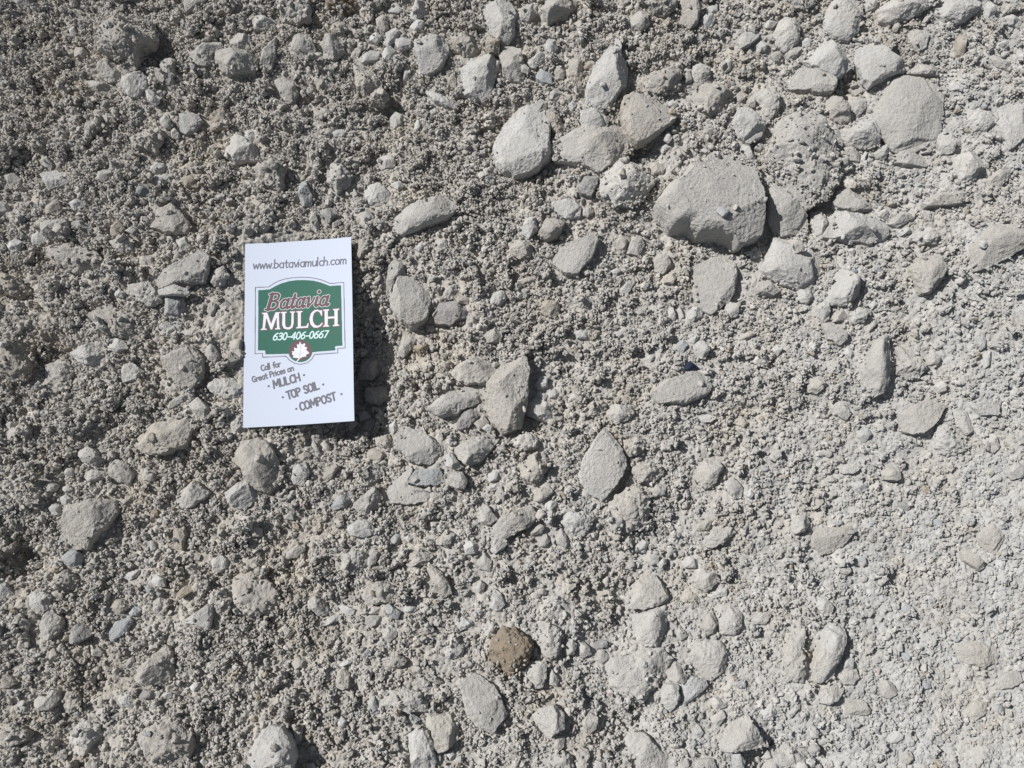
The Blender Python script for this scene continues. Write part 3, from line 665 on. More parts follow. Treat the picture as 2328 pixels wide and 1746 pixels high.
c1|s5b|525,1500 570,1450 650,1440 700,1490 660,1570 620,1600 540,1560||bluish pebble touching the lower tip of the left tan boulder
c1|s5g|1470,1030 1520,930 1640,860 1760,950 1730,1000 1600,1090 1490,1090|the grey pointed stone|grey pointed stone left of the tan faceted stone below the card
c1|p6w|1890,960 2000,870 2110,860 2165,970 2100,1060 2000,1100 1910,1050||pale cobble tucked under the lower left of the tan faceted stone
c2|s5t|-210,580 -100,510 10,500 120,530 200,700 220,800 180,900 110,965 0,940 -80,850 -100,760 -190,700|the tan faceted stone|large tan faceted stone just below the card's lower left corner
c1|p6w|1770,1530 1850,1475 1915,1520 1910,1590 1840,1630 1780,1600|the round white pebble|round white pebble alone in dark crumbs, well below the card
c1|p5y|2100,1290 2140,1230 2200,1270 2190,1330 2120,1330||
c1|c4g|1180,780 1240,740 1310,790 1290,860 1200,850||
c1|s5n|1460,1280 1540,1240 1570,1320 1530,1450 1470,1420||
c1|p5g|360,900 430,865 500,900 450,950 380,950||
c1|p4w|1310,240 1345,215 1375,250 1340,270||
c1|s4w|1250,1360 1290,1345 1300,1430 1260,1450||
c1|p4w|340,690 370,670 390,710 360,735||
c1|c5w|1890,390 1950,280 2050,320 2040,460 1930,470||
c2|f5g|1185,580 1200,420 1260,400 1360,440 1480,500 1585,580 1560,680 1480,730 1370,735 1280,690|the flat arrowhead slab|flat grey arrowhead-shaped slab right of and below the card's corner
c2|s5g|1440,260 1560,160 1720,70 1900,60 1950,120 1880,200 1700,300 1560,330|the log-shaped stone|log-shaped grey stone lying diagonally left of the fin-shaped stone
c2|s4v|1690,370 1760,260 1860,240 1880,310 1790,420 1690,430||
c2|f3t|1830,380 1920,310 1960,380 1880,440||
c2|p5w|1900,420 1950,380 2000,410 1970,465||
c2|s5g|1670,590 1760,530 1960,460 2050,500 1980,610 1860,720 1780,740 1690,660||pale oblong stone right of the flat arrowhead slab
c2|s5w|1580,660 1640,620 1745,740 1700,770 1590,730||
c2|s5g|1600,880 1650,780 1740,780 1780,860 1750,930 1640,910||grey trapezoid stone below the flat arrowhead slab's right tip
c2|f4b|1280,870 1350,770 1550,750 1585,860 1520,900 1360,900||bluish flat slab directly below the flat arrowhead slab
c2|f3g|1110,950 1170,800 1280,720 1330,760 1260,880 1400,930 1500,960 1450,1040 1250,1060 1140,1040||
c2|p5w|1120,400 1180,340 1195,430 1150,470||
c2|c4t|1000,490 1130,470 1180,600 1080,620 1010,560||
c2|f3t|930,620 1000,580 1080,640 1050,700 960,680||
c2|f5t|570,830 600,750 680,715 700,740 640,840 590,870||
c2|s5w|300,840 330,730 420,700 460,800 400,900 320,890||pale grey stone just right of the tan faceted stone
c2|p4t|370,650 420,600 470,640 440,700 380,680||
c2|s4g|460,540 490,520 560,640 530,655||
c2|p4g|540,550 590,520 640,590 600,620||
c2|c4g|870,840 950,740 1050,730 1080,800 1000,870 900,910||
c2|s5g|790,1100 870,1010 1000,900 1050,980 1040,1080 940,1130 820,1130||
c2|s4b|630,1080 680,1000 780,960 820,1000 760,1080 660,1110||
c2|s4w|770,1240 860,1190 960,1210 1025,1280 940,1330 800,1320||whitish stone in the middle of the gravel, lower right of the tan faceted stone
c2|s5b|1140,1340 1190,1290 1220,1330 1190,1400 1140,1380||
c2|p5w|1240,1340 1290,1310 1330,1340 1290,1380||
c2|c4g|700,1500 780,1420 900,1440 950,1540 900,1620 780,1650 700,1600||
c2|s5g|930,1530 1000,1440 1035,1470 1010,1560 950,1590||
c2|s7g|1860,1160 1910,1040 1960,1080 2030,1180 1980,1230 1900,1220||grey pyramid-shaped stone above the left end of the boat-shaped stone
c2|s5g|1870,1420 1950,1280 2080,1150 2250,1080 2320,1060 2385,1150 2300,1240 2150,1320 2000,1390 1930,1430|the boat-shaped stone|long dark grey boat-shaped stone lying diagonally, lower middle
c2|p6w|1740,1400 1800,1360 1870,1400 1850,1470 1770,1480||
c2|s5w|1950,1430 2050,1310 2120,1340 2100,1420 2000,1480||
c2|p5g|1860,1540 1920,1460 1990,1530 1970,1620 1880,1600||
c2|c5t|1530,1340 1600,1270 1680,1310 1620,1420 1540,1400||
c2|c4t|1270,1480 1400,1430 1490,1480 1450,1560 1300,1580||
c2|s4g|230,1480 320,1420 410,1390 420,1440 350,1500 260,1520||
c2|s4w|1940,800 2030,770 2050,850 1960,870||
c2|p4w|1950,910 2040,870 2055,930 1980,945||
c2|p4g|240,1180 270,1120 330,1120 320,1190||
c3|c4w|0,540 60,470 180,450 240,530 220,590 90,610||whitish lumpy stone below the white fan-shaped stone
c3|f5w|570,810 620,660 710,510 780,420 900,520 975,720 960,800 880,900 770,1030 640,950 580,870|the leaf-shaped stone|pale leaf-shaped flat stone pointed at both ends, right of centre
c3|s4w|100,260 150,180 300,190 430,310 420,380 300,370 150,320||white fan-shaped stone at the foot of the fin-shaped stone
c3|p4w|205,160 240,110 320,140 300,190 220,190||
c3|p5w|310,130 370,85 430,110 400,170 330,170||
c3|c4t|615,260 680,190 800,200 790,280 700,330 630,310||
c3|s4w|800,280 850,220 1020,220 1040,290 980,350 900,380 810,330||pale stone above the upper tip of the leaf-shaped stone
c3|f3g|1160,130 1280,20 1360,0 1520,-60 1640,-40 1690,60 1640,150 1480,210 1250,210|the low grey slab|low flat grey slab with a shadowed right rim, below the blue-black chip
c3|c5t|1020,770 1050,700 1160,690 1290,740 1280,820 1180,900 1090,880 1030,830||grey-tan oval stone just right of the leaf-shaped stone
c3|c5t|70,760 110,650 280,610 335,720 260,850 180,890 90,840||
c3|p4t|190,980 230,920 330,900 370,960 260,1040 200,1030||
c3|p4w|290,1050 340,1010 390,1050 340,1130 300,1110||
c3|c4w|420,1200 490,1120 630,1110 700,1180 640,1290 580,1360 480,1270||whitish lumpy stone left of the rough beige clod
c3|p4g|370,1290 430,1250 500,1370 470,1430 390,1390||
c3|c4t|780,1120 800,1060 960,930 1060,900 1180,970 1170,1150 1100,1270 900,1280 800,1200|the rough beige clod|large rough beige clod below the leaf-shaped stone's lower tip
c3|p4g|1170,940 1240,870 1310,900 1300,980 1200,1000||
c3|p5g|160,1290 230,1210 300,1240 270,1300 180,1320||
c3|p5g|240,1350 300,1300 340,1360 300,1420 250,1410||
c3|s6w|1040,1420 1100,1350 1160,1370 1130,1460 1060,1460||
c3|s5g|1550,790 1640,660 1720,680 1790,740 1700,910 1640,930 1560,860|the half-buried stone|pale half-buried stone with a shaded right side, right of the leaf-shaped stone
c3|s5w|1620,1370 1700,1270 1840,1240 1890,1280 1830,1350 1690,1430 1640,1410|the white domino chip|white domino-shaped chip with a dark shadow, right of the rough beige clod
c3|c3y|1550,1230 1640,1180 1700,1190 1650,1270 1560,1280||
c3|f3w|1790,870 1870,830 1950,920 1940,1000 1880,1010 1810,940||
c3|p5w|1955,970 2010,930 2050,970 2010,1010||
c3|f3w|1580,330 1650,300 1740,330 1680,370 1610,370||
c3|p4y|1880,380 1940,320 2000,370 1960,420||
c3|p5g|1140,1530 1180,1470 1250,1490 1250,1560 1180,1570||
c3|p5w|1230,1560 1290,1500 1310,1550 1260,1600||
c3|c4t|940,600 960,520 1100,480 1170,540 1130,600 1000,660||
c3|p4w|1430,1520 1500,1490 1580,1520 1560,1590 1460,1590||
c4|s4y|400,60 420,0 520,0 560,60 480,130 400,120||
c4|f4t|1180,440 1160,300 1400,180 1560,230 1500,310 1440,400 1360,470 1240,460|the undercut tan slab|tan slab with a black shadow under its right edge, far right
c4|c4w|1470,520 1480,400 1600,370 1700,500 1725,600 1640,660 1520,640||rough pale round lump below the undercut tan slab
c4|p5w|1460,70 1520,20 1575,60 1560,110 1500,125||
c4|f3w|1750,220 1880,190 1990,210 2030,170 1990,310 1850,310||
c4|f3w|1640,260 1730,280 1790,440 1720,480 1650,400||
c4|s3w|1870,480 1960,460 2010,570 1960,630 1890,590||
c4|f3w|580,210 680,190 760,290 720,350 620,310||
c4|p4b|810,440 900,420 940,470 880,540 820,500||
c4|s5y|1010,790 1080,730 1160,760 1190,850 1120,860 1040,850|the dark-fronted prism|small buff prism with a dark ribbed front, in pale powder far right
c4|f3w|650,740 750,710 870,740 780,800 680,800||
c4|s3w|750,880 850,860 905,930 850,960 790,930||
c4|c4g|230,880 300,840 370,890 330,960 250,950||
c4|p6w|250,1230 310,1150 400,1150 425,1210 370,1290 290,1310|the shadowed white pebble|white pebble with a black shadow, in the powdery lower right
c4|f5y|1680,1450 1720,1420 1860,1530 1885,1590 1830,1615 1700,1530|the olive oblong stone|olive-grey smooth oblong stone in pale powder, near the right edge
c4|p2y|1820,1300 1950,1210 2060,1330 1970,1480 1830,1400||low buff dome just above the olive oblong stone
c4|f3t|430,1330 520,1260 720,1240 800,1280 680,1410 520,1490 440,1420||
c4|s3d|1150,1040 1200,1020 1260,1060 1240,1110 1190,1110||
c4|p3y|1880,790 1920,750 1970,790 1930,830||
c4|s3w|2060,800 2130,710 2220,720 2200,830 2120,850||
d1|s5w|210,240 260,180 360,165 425,240 400,330 320,370 240,330|the left white boulder|rough whitish stone near the left edge with a black shadow at its right
d1|s6g|350,480 370,380 430,320 530,420 500,520 430,590 360,570||grey stone with a shaded right face, below the left white boulder
d1|s5d|560,580 620,480 700,420 780,460 760,550 660,610 590,620|the blue speckled stone|dark blue-grey speckled stone, lower left
d1|f5b|930,520 970,430 1080,390 1115,420 1060,520 960,600 930,580||pale bluish blade-shaped stone right of the blue speckled stone
d1|p4b|1080,360 1130,300 1190,330 1150,380 1090,390||
d1|s5n|920,310 950,250 1030,245 1100,300 1020,360 960,350||brownish shaded stone above the pale bluish blade
d1|s5w|1030,60 1090,10 1170,0 1150,60 1080,90||
d1|s5w|1250,100 1310,40 1380,70 1390,140 1310,140||
d1|c4g|1290,260 1340,215 1390,240 1400,340 1360,400 1300,370||
d1|f4n|1480,200 1560,130 1650,130 1690,150 1600,190 1510,240||
d1|f5w|1530,440 1620,370 1750,280 1785,290 1770,400 1750,490 1620,450||
d1|c5t|1880,120 1990,40 2110,20 2200,60 2340,200 2330,290 2260,370 2120,390 1970,340 1900,240|the brown-cornered clod|large rough clod with a brown right corner, lower left of the photo's middle
d1|c5t|440,130 460,20 560,0 640,60 630,170 520,170||
d1|s6t|1160,860 1230,760 1380,620 1440,700 1460,860 1400,970 1250,960 1150,930|the brown-sided wedge|wedge-shaped grey stone with a brown shaded right side, bottom left
d1|p5v|1165,1060 1200,1000 1280,1010 1330,1050 1250,1080 1180,1085||
d1|p4w|1360,1050 1400,1015 1445,1030 1430,1070 1380,1080||
d1|s5g|270,1100 320,1060 400,1060 430,1000 490,1010 500,1080 430,1170 330,1180||
d1|c4w|110,1160 180,1080 260,1110 250,1200 130,1200||
d1|c4t|500,1150 540,1020 640,1010 690,1080 640,1170 560,1210||
d1|s4w|970,1060 1060,1030 1160,1110 1100,1160 1000,1120||
d1|c5w|580,1480 600,1330 700,1260 830,1290 850,1400 760,1500 650,1560||pale rough clod left of the bottom-left tan boulder
d1|c5t|1160,1380 1300,1260 1430,1210 1600,1350 1620,1480 1580,1600 1440,1670 1280,1650 1170,1560|the bottom-left tan boulder|large tan boulder near the bottom edge with a black shadow on its right
d1|c5t|-30,1310 130,1290 270,1370 250,1420 120,1470 -30,1480||
d1|s5n|-20,930 60,880 130,900 170,930 100,980 -20,1000||dark brown stone at the left edge near the bottom
d1|s5g|760,660 810,620 870,690 840,720 770,720||
d1|s5t|400,700 450,650 500,730 440,770||
d1|s4b|-20,120 40,100 120,210 60,240 -20,220||bluish stone at the left edge, left of the left white boulder
d1|s4w|1570,1000 1650,920 1690,960 1640,1020||
d1|p5w|1670,1600 1710,1570 1740,1610 1710,1650||
d1|p4g|1040,780 1120,720 1130,790 1070,820||
d2|p6w|440,260 510,210 580,260 620,330 600,380 530,380 450,320|the white egg pebble|white egg-shaped pebble right of the brown-cornered clod
d2|f4w|700,310 740,290 840,330 830,370 770,385||
d2|s4w|570,430 640,390 720,370 720,410 640,450 580,470||
d2|c5t|860,210 930,130 1060,100 1180,140 1200,250 1150,290 1050,270 960,290|the rust-cornered stone|grey stone with a rust-red right corner, lower middle
d2|p4g|920,340 1000,290 1080,310 1060,370 960,370||
d2|p5b|1080,310 1130,285 1220,350 1200,410 1120,400||bluish-white pebble below the rust-cornered stone
d2|p5g|920,400 960,375 1050,380 1060,450 970,480 920,450||
d2|s4g|1060,510 1120,470 1200,490 1180,560 1120,610 1070,570||
d2|p4w|1240,330 1260,275 1370,320 1340,350 1250,360||
d2|s6t|1440,-10 1490,-30 1570,20 1640,140 1650,200 1570,240 1510,150||long upright tan stone right of the rust-cornered stone
d2|s5w|1970,280 2000,150 2060,200 2095,290 2050,340 1990,340||
d2|s5g|1840,160 1880,80 1930,120 1900,220||
d2|c5w|1670,450 1740,390 1830,430 1810,500 1700,510||
d2|c5g|1910,500 1960,410 2020,450 2030,530 1950,570||
d2|c5r|1960,680 2000,560 2080,480 2180,480 2290,540 2340,610 2310,730 2240,880 2130,890 1980,860|the brown-stained clod|large brown-stained clod, darkest large stone in the lower middle
d2|f4w|690,800 780,750 820,770 740,810||
d2|s5y|680,990 690,850 740,800 790,870 790,990 720,1000||
d2|p5g|300,780 370,730 440,760 420,820 330,830||
d2|c4w|1580,660 1640,590 1750,630 1740,700 1680,750 1600,730||
d2|c5g|1060,1100 1120,1030 1250,980 1370,1020 1450,1110 1470,1190 1300,1190 1150,1180||crumb-covered dome above the rusty-topped boulder
d2|s6y|1430,1240 1480,1210 1650,1200 1690,1300 1700,1410 1640,1480 1520,1530 1480,1340 1430,1300|the rusty-topped boulder|pale boulder with a rusty upper rim near the bottom edge
d2|s6w|1280,1380 1400,1320 1450,1350 1500,1480 1520,1600 1500,1680 1320,1680 1300,1500||white pillar-like stone running off the bottom edge beside the rusty-topped boulder
d2|f4g|1700,930 1850,870 2000,960 2060,1050 2110,1200 2030,1310 2000,1370 1850,1320 1770,1190|the wide dusty slab|wide dusty pale slab right of the rusty-topped boulder
d2|s6w|0,1440 100,1320 230,1310 320,1440 340,1580 300,1690 -80,1690 -60,1540||big white boulder at the bottom edge with a black shadow at its right
d2|p5w|690,1280 720,1220 770,1260 750,1320 700,1310||
d2|s5b|1250,1220 1310,1180 1390,1250 1340,1290 1270,1270||
d2|s4b|940,1080 1000,1060 1030,1150 1040,1200 970,1210||
d2|s4g|310,1330 400,1300 390,1430 340,1460||
d2|c4g|1330,930 1420,890 1490,990 1450,1040 1370,990||
d2|p5w|1600,1540 1660,1500 1690,1560 1640,1610||
d2|c5g|190,510 260,460 340,500 290,570 220,560||
d2|c4t|1060,740 1190,700 1290,760 1210,820 1080,800||
d3|s4g|960,240 1010,150 1100,60 1220,40 1320,170 1320,270 1260,290 1120,335 1000,325|the split boulder's upper half|upper half of a split pale boulder, rounded, crack along its lower edge
d3|s4w|990,470 1010,365 1120,355 1290,295 1340,330 1310,480 1240,640 1130,650 1020,560|the split boulder's lower half|lower half of a split pale boulder, whiter, black gap to its right
d3|s4w|1500,60 1600,10 1720,20 1755,80 1700,140 1640,180 1540,140||
d3|c3w|1650,220 1720,150 1810,140 1830,220 1700,240||
d3|p4g|1750,430 1770,310 1870,290 1940,370 1950,480 1880,555 1770,540||beige round stone, right one of a pair right of the split boulder
d3|p4t|1610,470 1640,370 1700,350 1740,440 1720,530 1640,560||tan oval stone, left and smaller one of a pair right of the split boulder
d3|p3g|1480,760 1530,640 1640,580 1770,590 1835,700 1800,840 1690,930 1580,870|the pale round boulder|large pale round boulder with a crescent shadow, lower right of the split boulder
d3|s5g|1310,860 1400,770 1450,800 1490,930 1440,950 1330,920||
d3|f4b|1420,960 1530,890 1640,920 1660,970 1560,1060 1450,1130||bluish flat stone touching the lower side of the pale round boulder
d3|c4g|770,890 870,740 1000,680 1280,650 1360,760 1310,900 1130,1080 1080,1130 960,1040 800,960|the crumb-covered slab|large slab covered in crumbs, below the split boulder
d3|s5w|120,830 170,770 300,760 310,900 270,990 200,1000 120,930||pale square stone just below the brown-stained clod
d3|s5w|320,870 340,820 410,920 390,970 330,960||
d3|s5g|440,620 490,560 560,620 540,700 470,730||
d3|s5g|550,690 610,590 670,650 680,710 600,740||
d3|s4d|690,600 760,580 850,610 820,650 720,660||
d3|c4g|220,480 300,420 420,500 440,640 390,750 290,740 230,620||
d3|s6w|175,1210 300,1140 380,1120 440,1200 470,1330 380,1370 320,1410 220,1290|the white cube|white cube-like stone with one shaded side near the bottom edge
d3|s5g|360,1490 400,1390 460,1390 450,1480 390,1530||
d3|s5g|600,1270 660,1190 740,1230 720,1330 660,1390 620,1350||
d3|s4w|1260,1000 1290,950 1410,960 1420,1080 1340,1190 1290,1130||
d3|s4w|1670,1080 1740,1060 1820,1140 1760,1170 1680,1150||
d3|p4w|1680,1240 1780,1170 1810,1230 1750,1310 1690,1280||
d3|s4w|1540,1350 1580,1300 1620,1360 1590,1420||
d3|s4g|1680,1470 1720,1380 1860,1270 1990,1210 2080,1350 2150,1480 2050,1500 1870,1520 1720,1500||pale triangular boulder left of the long leaning slab near the bottom
d3|s5g|970,1390 1040,1350 1140,1380 1240,1480 1330,1600 1340,1690 1100,1690 1060,1570 960,1460||long dusty slab running off the bottom edge, right of the white cube
d3|s4b|1850,1530 1900,1500 1970,1600 1960,1680 1870,1660||
d3|s4g|1390,540 1420,460 1490,550 1430,600||
d3|s4g|710,750 780,670 840,730 780,790||
d3|p4w|690,1630 720,1590 790,1620 790,1680 700,1680||
d3|c5g|550,1530 600,1480 660,1520 660,1680 580,1660||
d3|f4g|1380,1680 1400,1610 1520,1590 1700,1580 1740,1680||
d3|c5g|370,1580 440,1520 520,1560 540,1680 360,1680||
d3|f3g|1980,410 2100,350 2190,370 2140,460 2020,450||
d3|c3y|1440,230 1510,170 1590,240 1560,270 1450,270||
d4|s5w|430,820 480,680 530,500 600,440 710,460 720,560 670,720 620,880 570,940 460,930|the long leaning slab|long white slab with a black gap on its right, lower right
d4|c3g|170,850 230,640 250,480 340,390 380,520 370,700 400,850 370,950 220,940||long dusty mound lying alongside the long leaning slab, to its left
d4|s4w|470,300 500,230 560,250 620,310 600,380 540,390||
d4|f4w|470,1060 520,1000 640,960 710,1000 680,1060 570,1130 480,1110||
d4|f3w|650,890 720,840 810,830 830,900 780,960 700,960||
d4|p4w|690,800 720,720 790,740 780,820 720,850||
d4|c4g|0,1690 70,1480 200,1430 330,1450 440,1560 490,1690||domed boulder cut by the bottom edge with a black gap on its right
d4|f3y|1010,1000 1040,910 1130,960 1160,1030 1080,1080 1010,1060||
d4|p2y|1620,640 1780,590 1980,650 1990,760 1880,830 1700,770||low buff dome in the pale powder near the right edge, lower right
d4|p2y|1730,1170 1800,1090 1910,1110 1900,1200 1810,1260 1740,1230||
d4|f2g|1970,920 2060,860 2180,850 2190,930 2100,990 1980,1000||
d4|f3y|700,1120 860,1080 930,1180 900,1220 740,1200||
d4|s4g|230,1200 330,1090 340,1150 260,1240||
d4|c4w|10,1180 80,1120 140,1200 100,1270 30,1250||
d4|s3y|1190,1560 1260,1520 1290,1570 1240,1630 1180,1610||
d4|p3w|1060,1400 1130,1340 1210,1380 1190,1450 1080,1450||
"""


def area(p):
    x, y = p[:, 0], p[:, 1]
    return 0.5 * np.sum(x * np.roll(y, -1) - np.roll(x, -1) * y)


def centroid(p):
    x, y = p[:, 0], p[:, 1]
    c = x * np.roll(y, -1) - np.roll(x, -1) * y
    a = c.sum() / 2
    return np.array([((x + np.roll(x, -1)) * c).sum(), ((y + np.roll(y, -1)) * c).sum()]) / (6 * a)


def parse():
    out = []
    for line in STONES.strip().split("\n"):
        tile, code, pts, short, label = [s.strip() for s in line.split("|")]
        p = np.array([[float(t) for t in q.split(",")] for q in pts.split()])
        if tile == 'F':
            p = p * (2328 / 2212)
        else:
            p = p * (600 / 2212) + np.array(TILES[tile], float)
        out.append(dict(style=code[0], hf=int(code[1]) / 10.0, tint=code[2], px=p, short=short, label=label,
                        area=abs(area(p)), c=centroid(p)))
    return out


ITEMS = parse()
ITEMS.sort(key=lambda s: -(s['area'] * (3.0 if s['label'] else 1.0)))
for k, s in enumerate(ITEMS):
    s['own'] = k < 300


# labels for those that have none: look, then the nearest landmark and the direction from it
def auto_labels():
    marks = [s for s in ITEMS if s['short'] and s['own']]
    dirs = ["to the right of", "to the lower right of", "below", "to the lower left of", "to the left of",
            "to the upper left of", "above", "to the upper right of"]
    tname = {'r': 'rusty brown', 'g': 'grey', 'w': 'pale', 't': 'tan', 'b': 'bluish', 'd': 'dark grey', 'n': 'brownish', 'y': 'buff', 'v': 'purplish',
             'k': 'black'}
    sname = {'c': 'crumbly clod', 's': 'angular stone', 'p': 'pebble', 'f': 'flat chip'}
    used = set(s['label'] for s in ITEMS if s['label'])

    def form(s):
        q = s['px'] - s['c']
        ev = np.linalg.eigvalsh(q.T @ q / len(q))
        r = math.sqrt(ev[1] / max(ev[0], 1e-6))
        return 'long ' if r > 1.75 else ('oval ' if r > 1.35 else 'round ' if s['style'] == 'p' else '')

    for s in ITEMS:
        if not s['own'] or s['label']:
            continue
        near = sorted(marks, key=lambda m: np.hypot(*(m['c'] - s['c'])))
        size = 'tiny' if s['area'] < 700 else 'small' if s['area'] < 1700 else 'mid-sized'
        look = f"{size} {form(s)}{tname[s['tint']]} {sname[s['style']]}"
        tries = []
        for m in near[:4]:
            d = s['c'] - m['c']
            k = int(round(math.degrees(math.atan2(d[1], d[0])) / 45.0)) % 8
            gap = np.hypot(*d) - 0.56 * (math.sqrt(m['area']) + math.sqrt(s['area']))
            w = "close " if gap < 25 else "" if gap < 80 else "some way "
            tries.append(f"{look} {w}{dirs[k]} {m['short']}")
        tries.append(f"{look} between {near[0]['short']} and {near[1]['short']}")
        for t in tries:
            if t not in used and len(t.split()) <= 16:
                break
        s['label'] = t
        used.add(t)


auto_labels()


def outline_radius(poly, c, th):
    """distance from c to the outline along each direction th"""
    a = poly - c
    b = np.roll(a, -1, axis=0)
    d = np.stack([np.cos(th), np.sin(th)], 1)
    best = np.zeros(len(th))
    for p, q in zip(a, b):
        e = q - p
        den = d[:, 0] * e[1] - d[:, 1] * e[0]
        den = np.where(np.abs(den) < 1e-9, 1e-9, den)
        t = (p[0] * e[1] - p[1] * e[0]) / den
        u = (p[0] * d[:, 1] - p[1] * d[:, 0]) / den
        ok = (u >= -1e-6) & (u <= 1 + 1e-6) & (t > 0)
        best = np.where(ok, np.maximum(best, t), best)
    return best


def splat(v, rad):
    """raise the running height under a finished stone"""
    i, j = gidx(v[:, 0], v[:, 1])
    for a in range(-rad, rad + 1):
        for b in range(-rad, rad + 1):
            np.maximum.at(H, (np.clip(j + a, 0, NY - 1), np.clip(i + b, 0, NX - 1)), v[:, 2])


def stone_mesh(s, r):
    st = s['style']
    wx, wy = pix_to_plane(s['px'][:, 0], s['px'][:, 1], 0.0)
    P = np.stack([wx, wy], 1)
    if area(P) < 0:
        P = P[::-1]
    c = centroid(P)
    L = math.sqrt(area(P))
    # ground level under the outline
    m = 11
    smp = np.concatenate([c + (P - c) * f for f in (0.0, 0.35, 0.6, 0.85)])
    i, j = gidx(smp[:, 0], smp[:, 1])
    zb = float(np.percentile(H[j, i], 60))
    h = s['hf'] * L * {'c': 1.0, 's': 1.15, 'p': 1.0, 'f': 1.05}[st] * (0.70 if L > 18 else 0.88 if L > 9 else 1.05)
    zmid = zb + 0.16 * h + 0.15
    top = zmid + h
    if s.get('cap') is not None and top > s['cap']:
        zmid -= top - s['cap']
    zs = zmid + 0.18 * h
    wx, wy = pix_to_plane(s['px'][:, 0], s['px'][:, 1], zs)
    P = np.stack([wx, wy], 1)
    if area(P) < 0:
        P = P[::-1]
    c = centroid(P)
    n = 6 if L > 24 else 5 if L > 7.5 else 4
    d, F = ico(n)
    th = np.arctan2(d[:, 1], d[:, 0])
    # outline, corners eased a little
    T = np.linspace(-math.pi, math.pi, 361)[:-1]
    R = outline_radius(P, c, T)
    k = {'c': 3, 's': 1, 'p': 11, 'f': 1}[st]
    ker = np.hanning(k + 2)[1:-1]
    ker /= ker.sum()
    R = np.convolve(np.concatenate([R[-k:], R, R[:k]]), ker, 'same')[k:-k]
    jag = {'c': 0.05, 's': 0.045, 'p': 0.02, 'f': 0.05}[st]
    tt = np.stack([np.cos(T) * 2.2, np.sin(T) * 2.2, np.full(len(T), c[0] * 0.37)], 1)
    R = R * (1 + jag * vnoise(tt, 41) + 0.6 * jag * vnoise(tt * 2.7, 42))
    R *= {'c': 1.0, 's': 1.015, 'p': 1.02, 'f': 1.01}[st]
    rad = np.interp(th, np.concatenate([T, [math.pi]]), np.concatenate([R, [R[0]]]))
    sp = np.sqrt(d[:, 0] ** 2 + d[:, 1] ** 2)
    er, ez = {'c': (0.64, 0.74), 's': (0.52, 0.60), 'p': (0.85, 0.88), 'f': (0.45, 0.50)}[st]
    if st == 'p' and s['hf'] < 0.35:
        er, ez = 0.8, 0.95
    q = rad * sp ** er
    x, y = q * np.cos(th), q * np.sin(th)
    zc = np.sign(d[:, 2]) * np.abs(d[:, 2]) ** ez
    z = np.where(zc > 0, zc * h, zc * h * 0.8)
    v = np.stack([x, y, z], 1)
    # broken facets
    nf = {'c': 6, 's': 10, 'p': 4, 'f': 6}[st]
    for _ in range(nf):
        a = r.uniform(0, 2 * math.pi)
        el = math.radians(r.uniform(28, 70) if st != 'f' else r.uniform(48, 84))
        nrm = np.array([math.cos(a) * math.cos(el), math.sin(a) * math.cos(el), math.sin(el)])
        lim = (v @ nrm).max() * r.uniform(0.66, 0.93)
        zl = (lim - nrm[0] * v[:, 0] - nrm[1] * v[:, 1]) / nrm[2]
        v[:, 2] = np.where(v[:, 2] > 0, np.minimum(v[:, 2], np.maximum(zl, 0.42 * v[:, 2])), v[:, 2])
    if st in 'sf':
        tx, ty = r.normal(0, 0.07, 2)
        v[:, 2] += np.where(v[:, 2] > 0, 1, 0) * (tx * v[:, 0] + ty * v[:, 1]) * np.clip(v[:, 2] / h, 0, 1)
    # lumps and pits
    nv = v / np.maximum(np.linalg.norm(v, axis=1, keepdims=True), 1e-6)
    off = r.uniform(0, 300, 3)
    amp1 = {'c': 0.085, 's': 0.045, 'p': 0.04, 'f': 0.03}[st] * L
    w = v + off
    disp = amp1 * fbm(w / (0.42 * L), 3, 31)
    a2 = {'c': 0.75, 's': 0.34, 'p': 0.30, 'f': 0.30}[st] * min(1.0, L / 11.0)
    disp = disp + a2 * fbm(w / 2.6, 3, 77, 0.55)
    if st == 'c':
        cr = cells(w / 2.3, 5)
        disp = disp + 1.05 * min(1, L / 12) * (0.55 - cr)
        cr = cells(w / 1.1, 15)
        disp = disp + 0.60 * (0.5 - cr)
    else:
        cr = cells(w / 2.6, 5)
        g1 = min(1.0, L / 12)
        disp = disp - 0.28 * g1 * np.clip(0.42 - cr, 0, 1) * 2.2
        dusty = np.clip(0.5 + 1.3 * fbm(w / 7.0, 2, 91), 0.1, 1.3)
        disp = disp + g1 * dusty * (0.58 * (0.5 - cells(w / 1.7, 25)) + 0.36 * (0.5 - cells(w / 0.9, 35)))
        disp = disp + 0.30 * g1 * fbm(w / 1.2, 2, 55)
    v = v + nv * disp[:, None]
    v = v + np.array([c[0], c[1], zmid])
    return v, F, L, c, zmid, h


# ------------------------------------------------------------------ the card's place (needed before the stones: nothing pokes through it)
CARD_R = np.array([[0.9991, 0.0300, 0.0], [0, 0, 0], [0, 0, 0]])


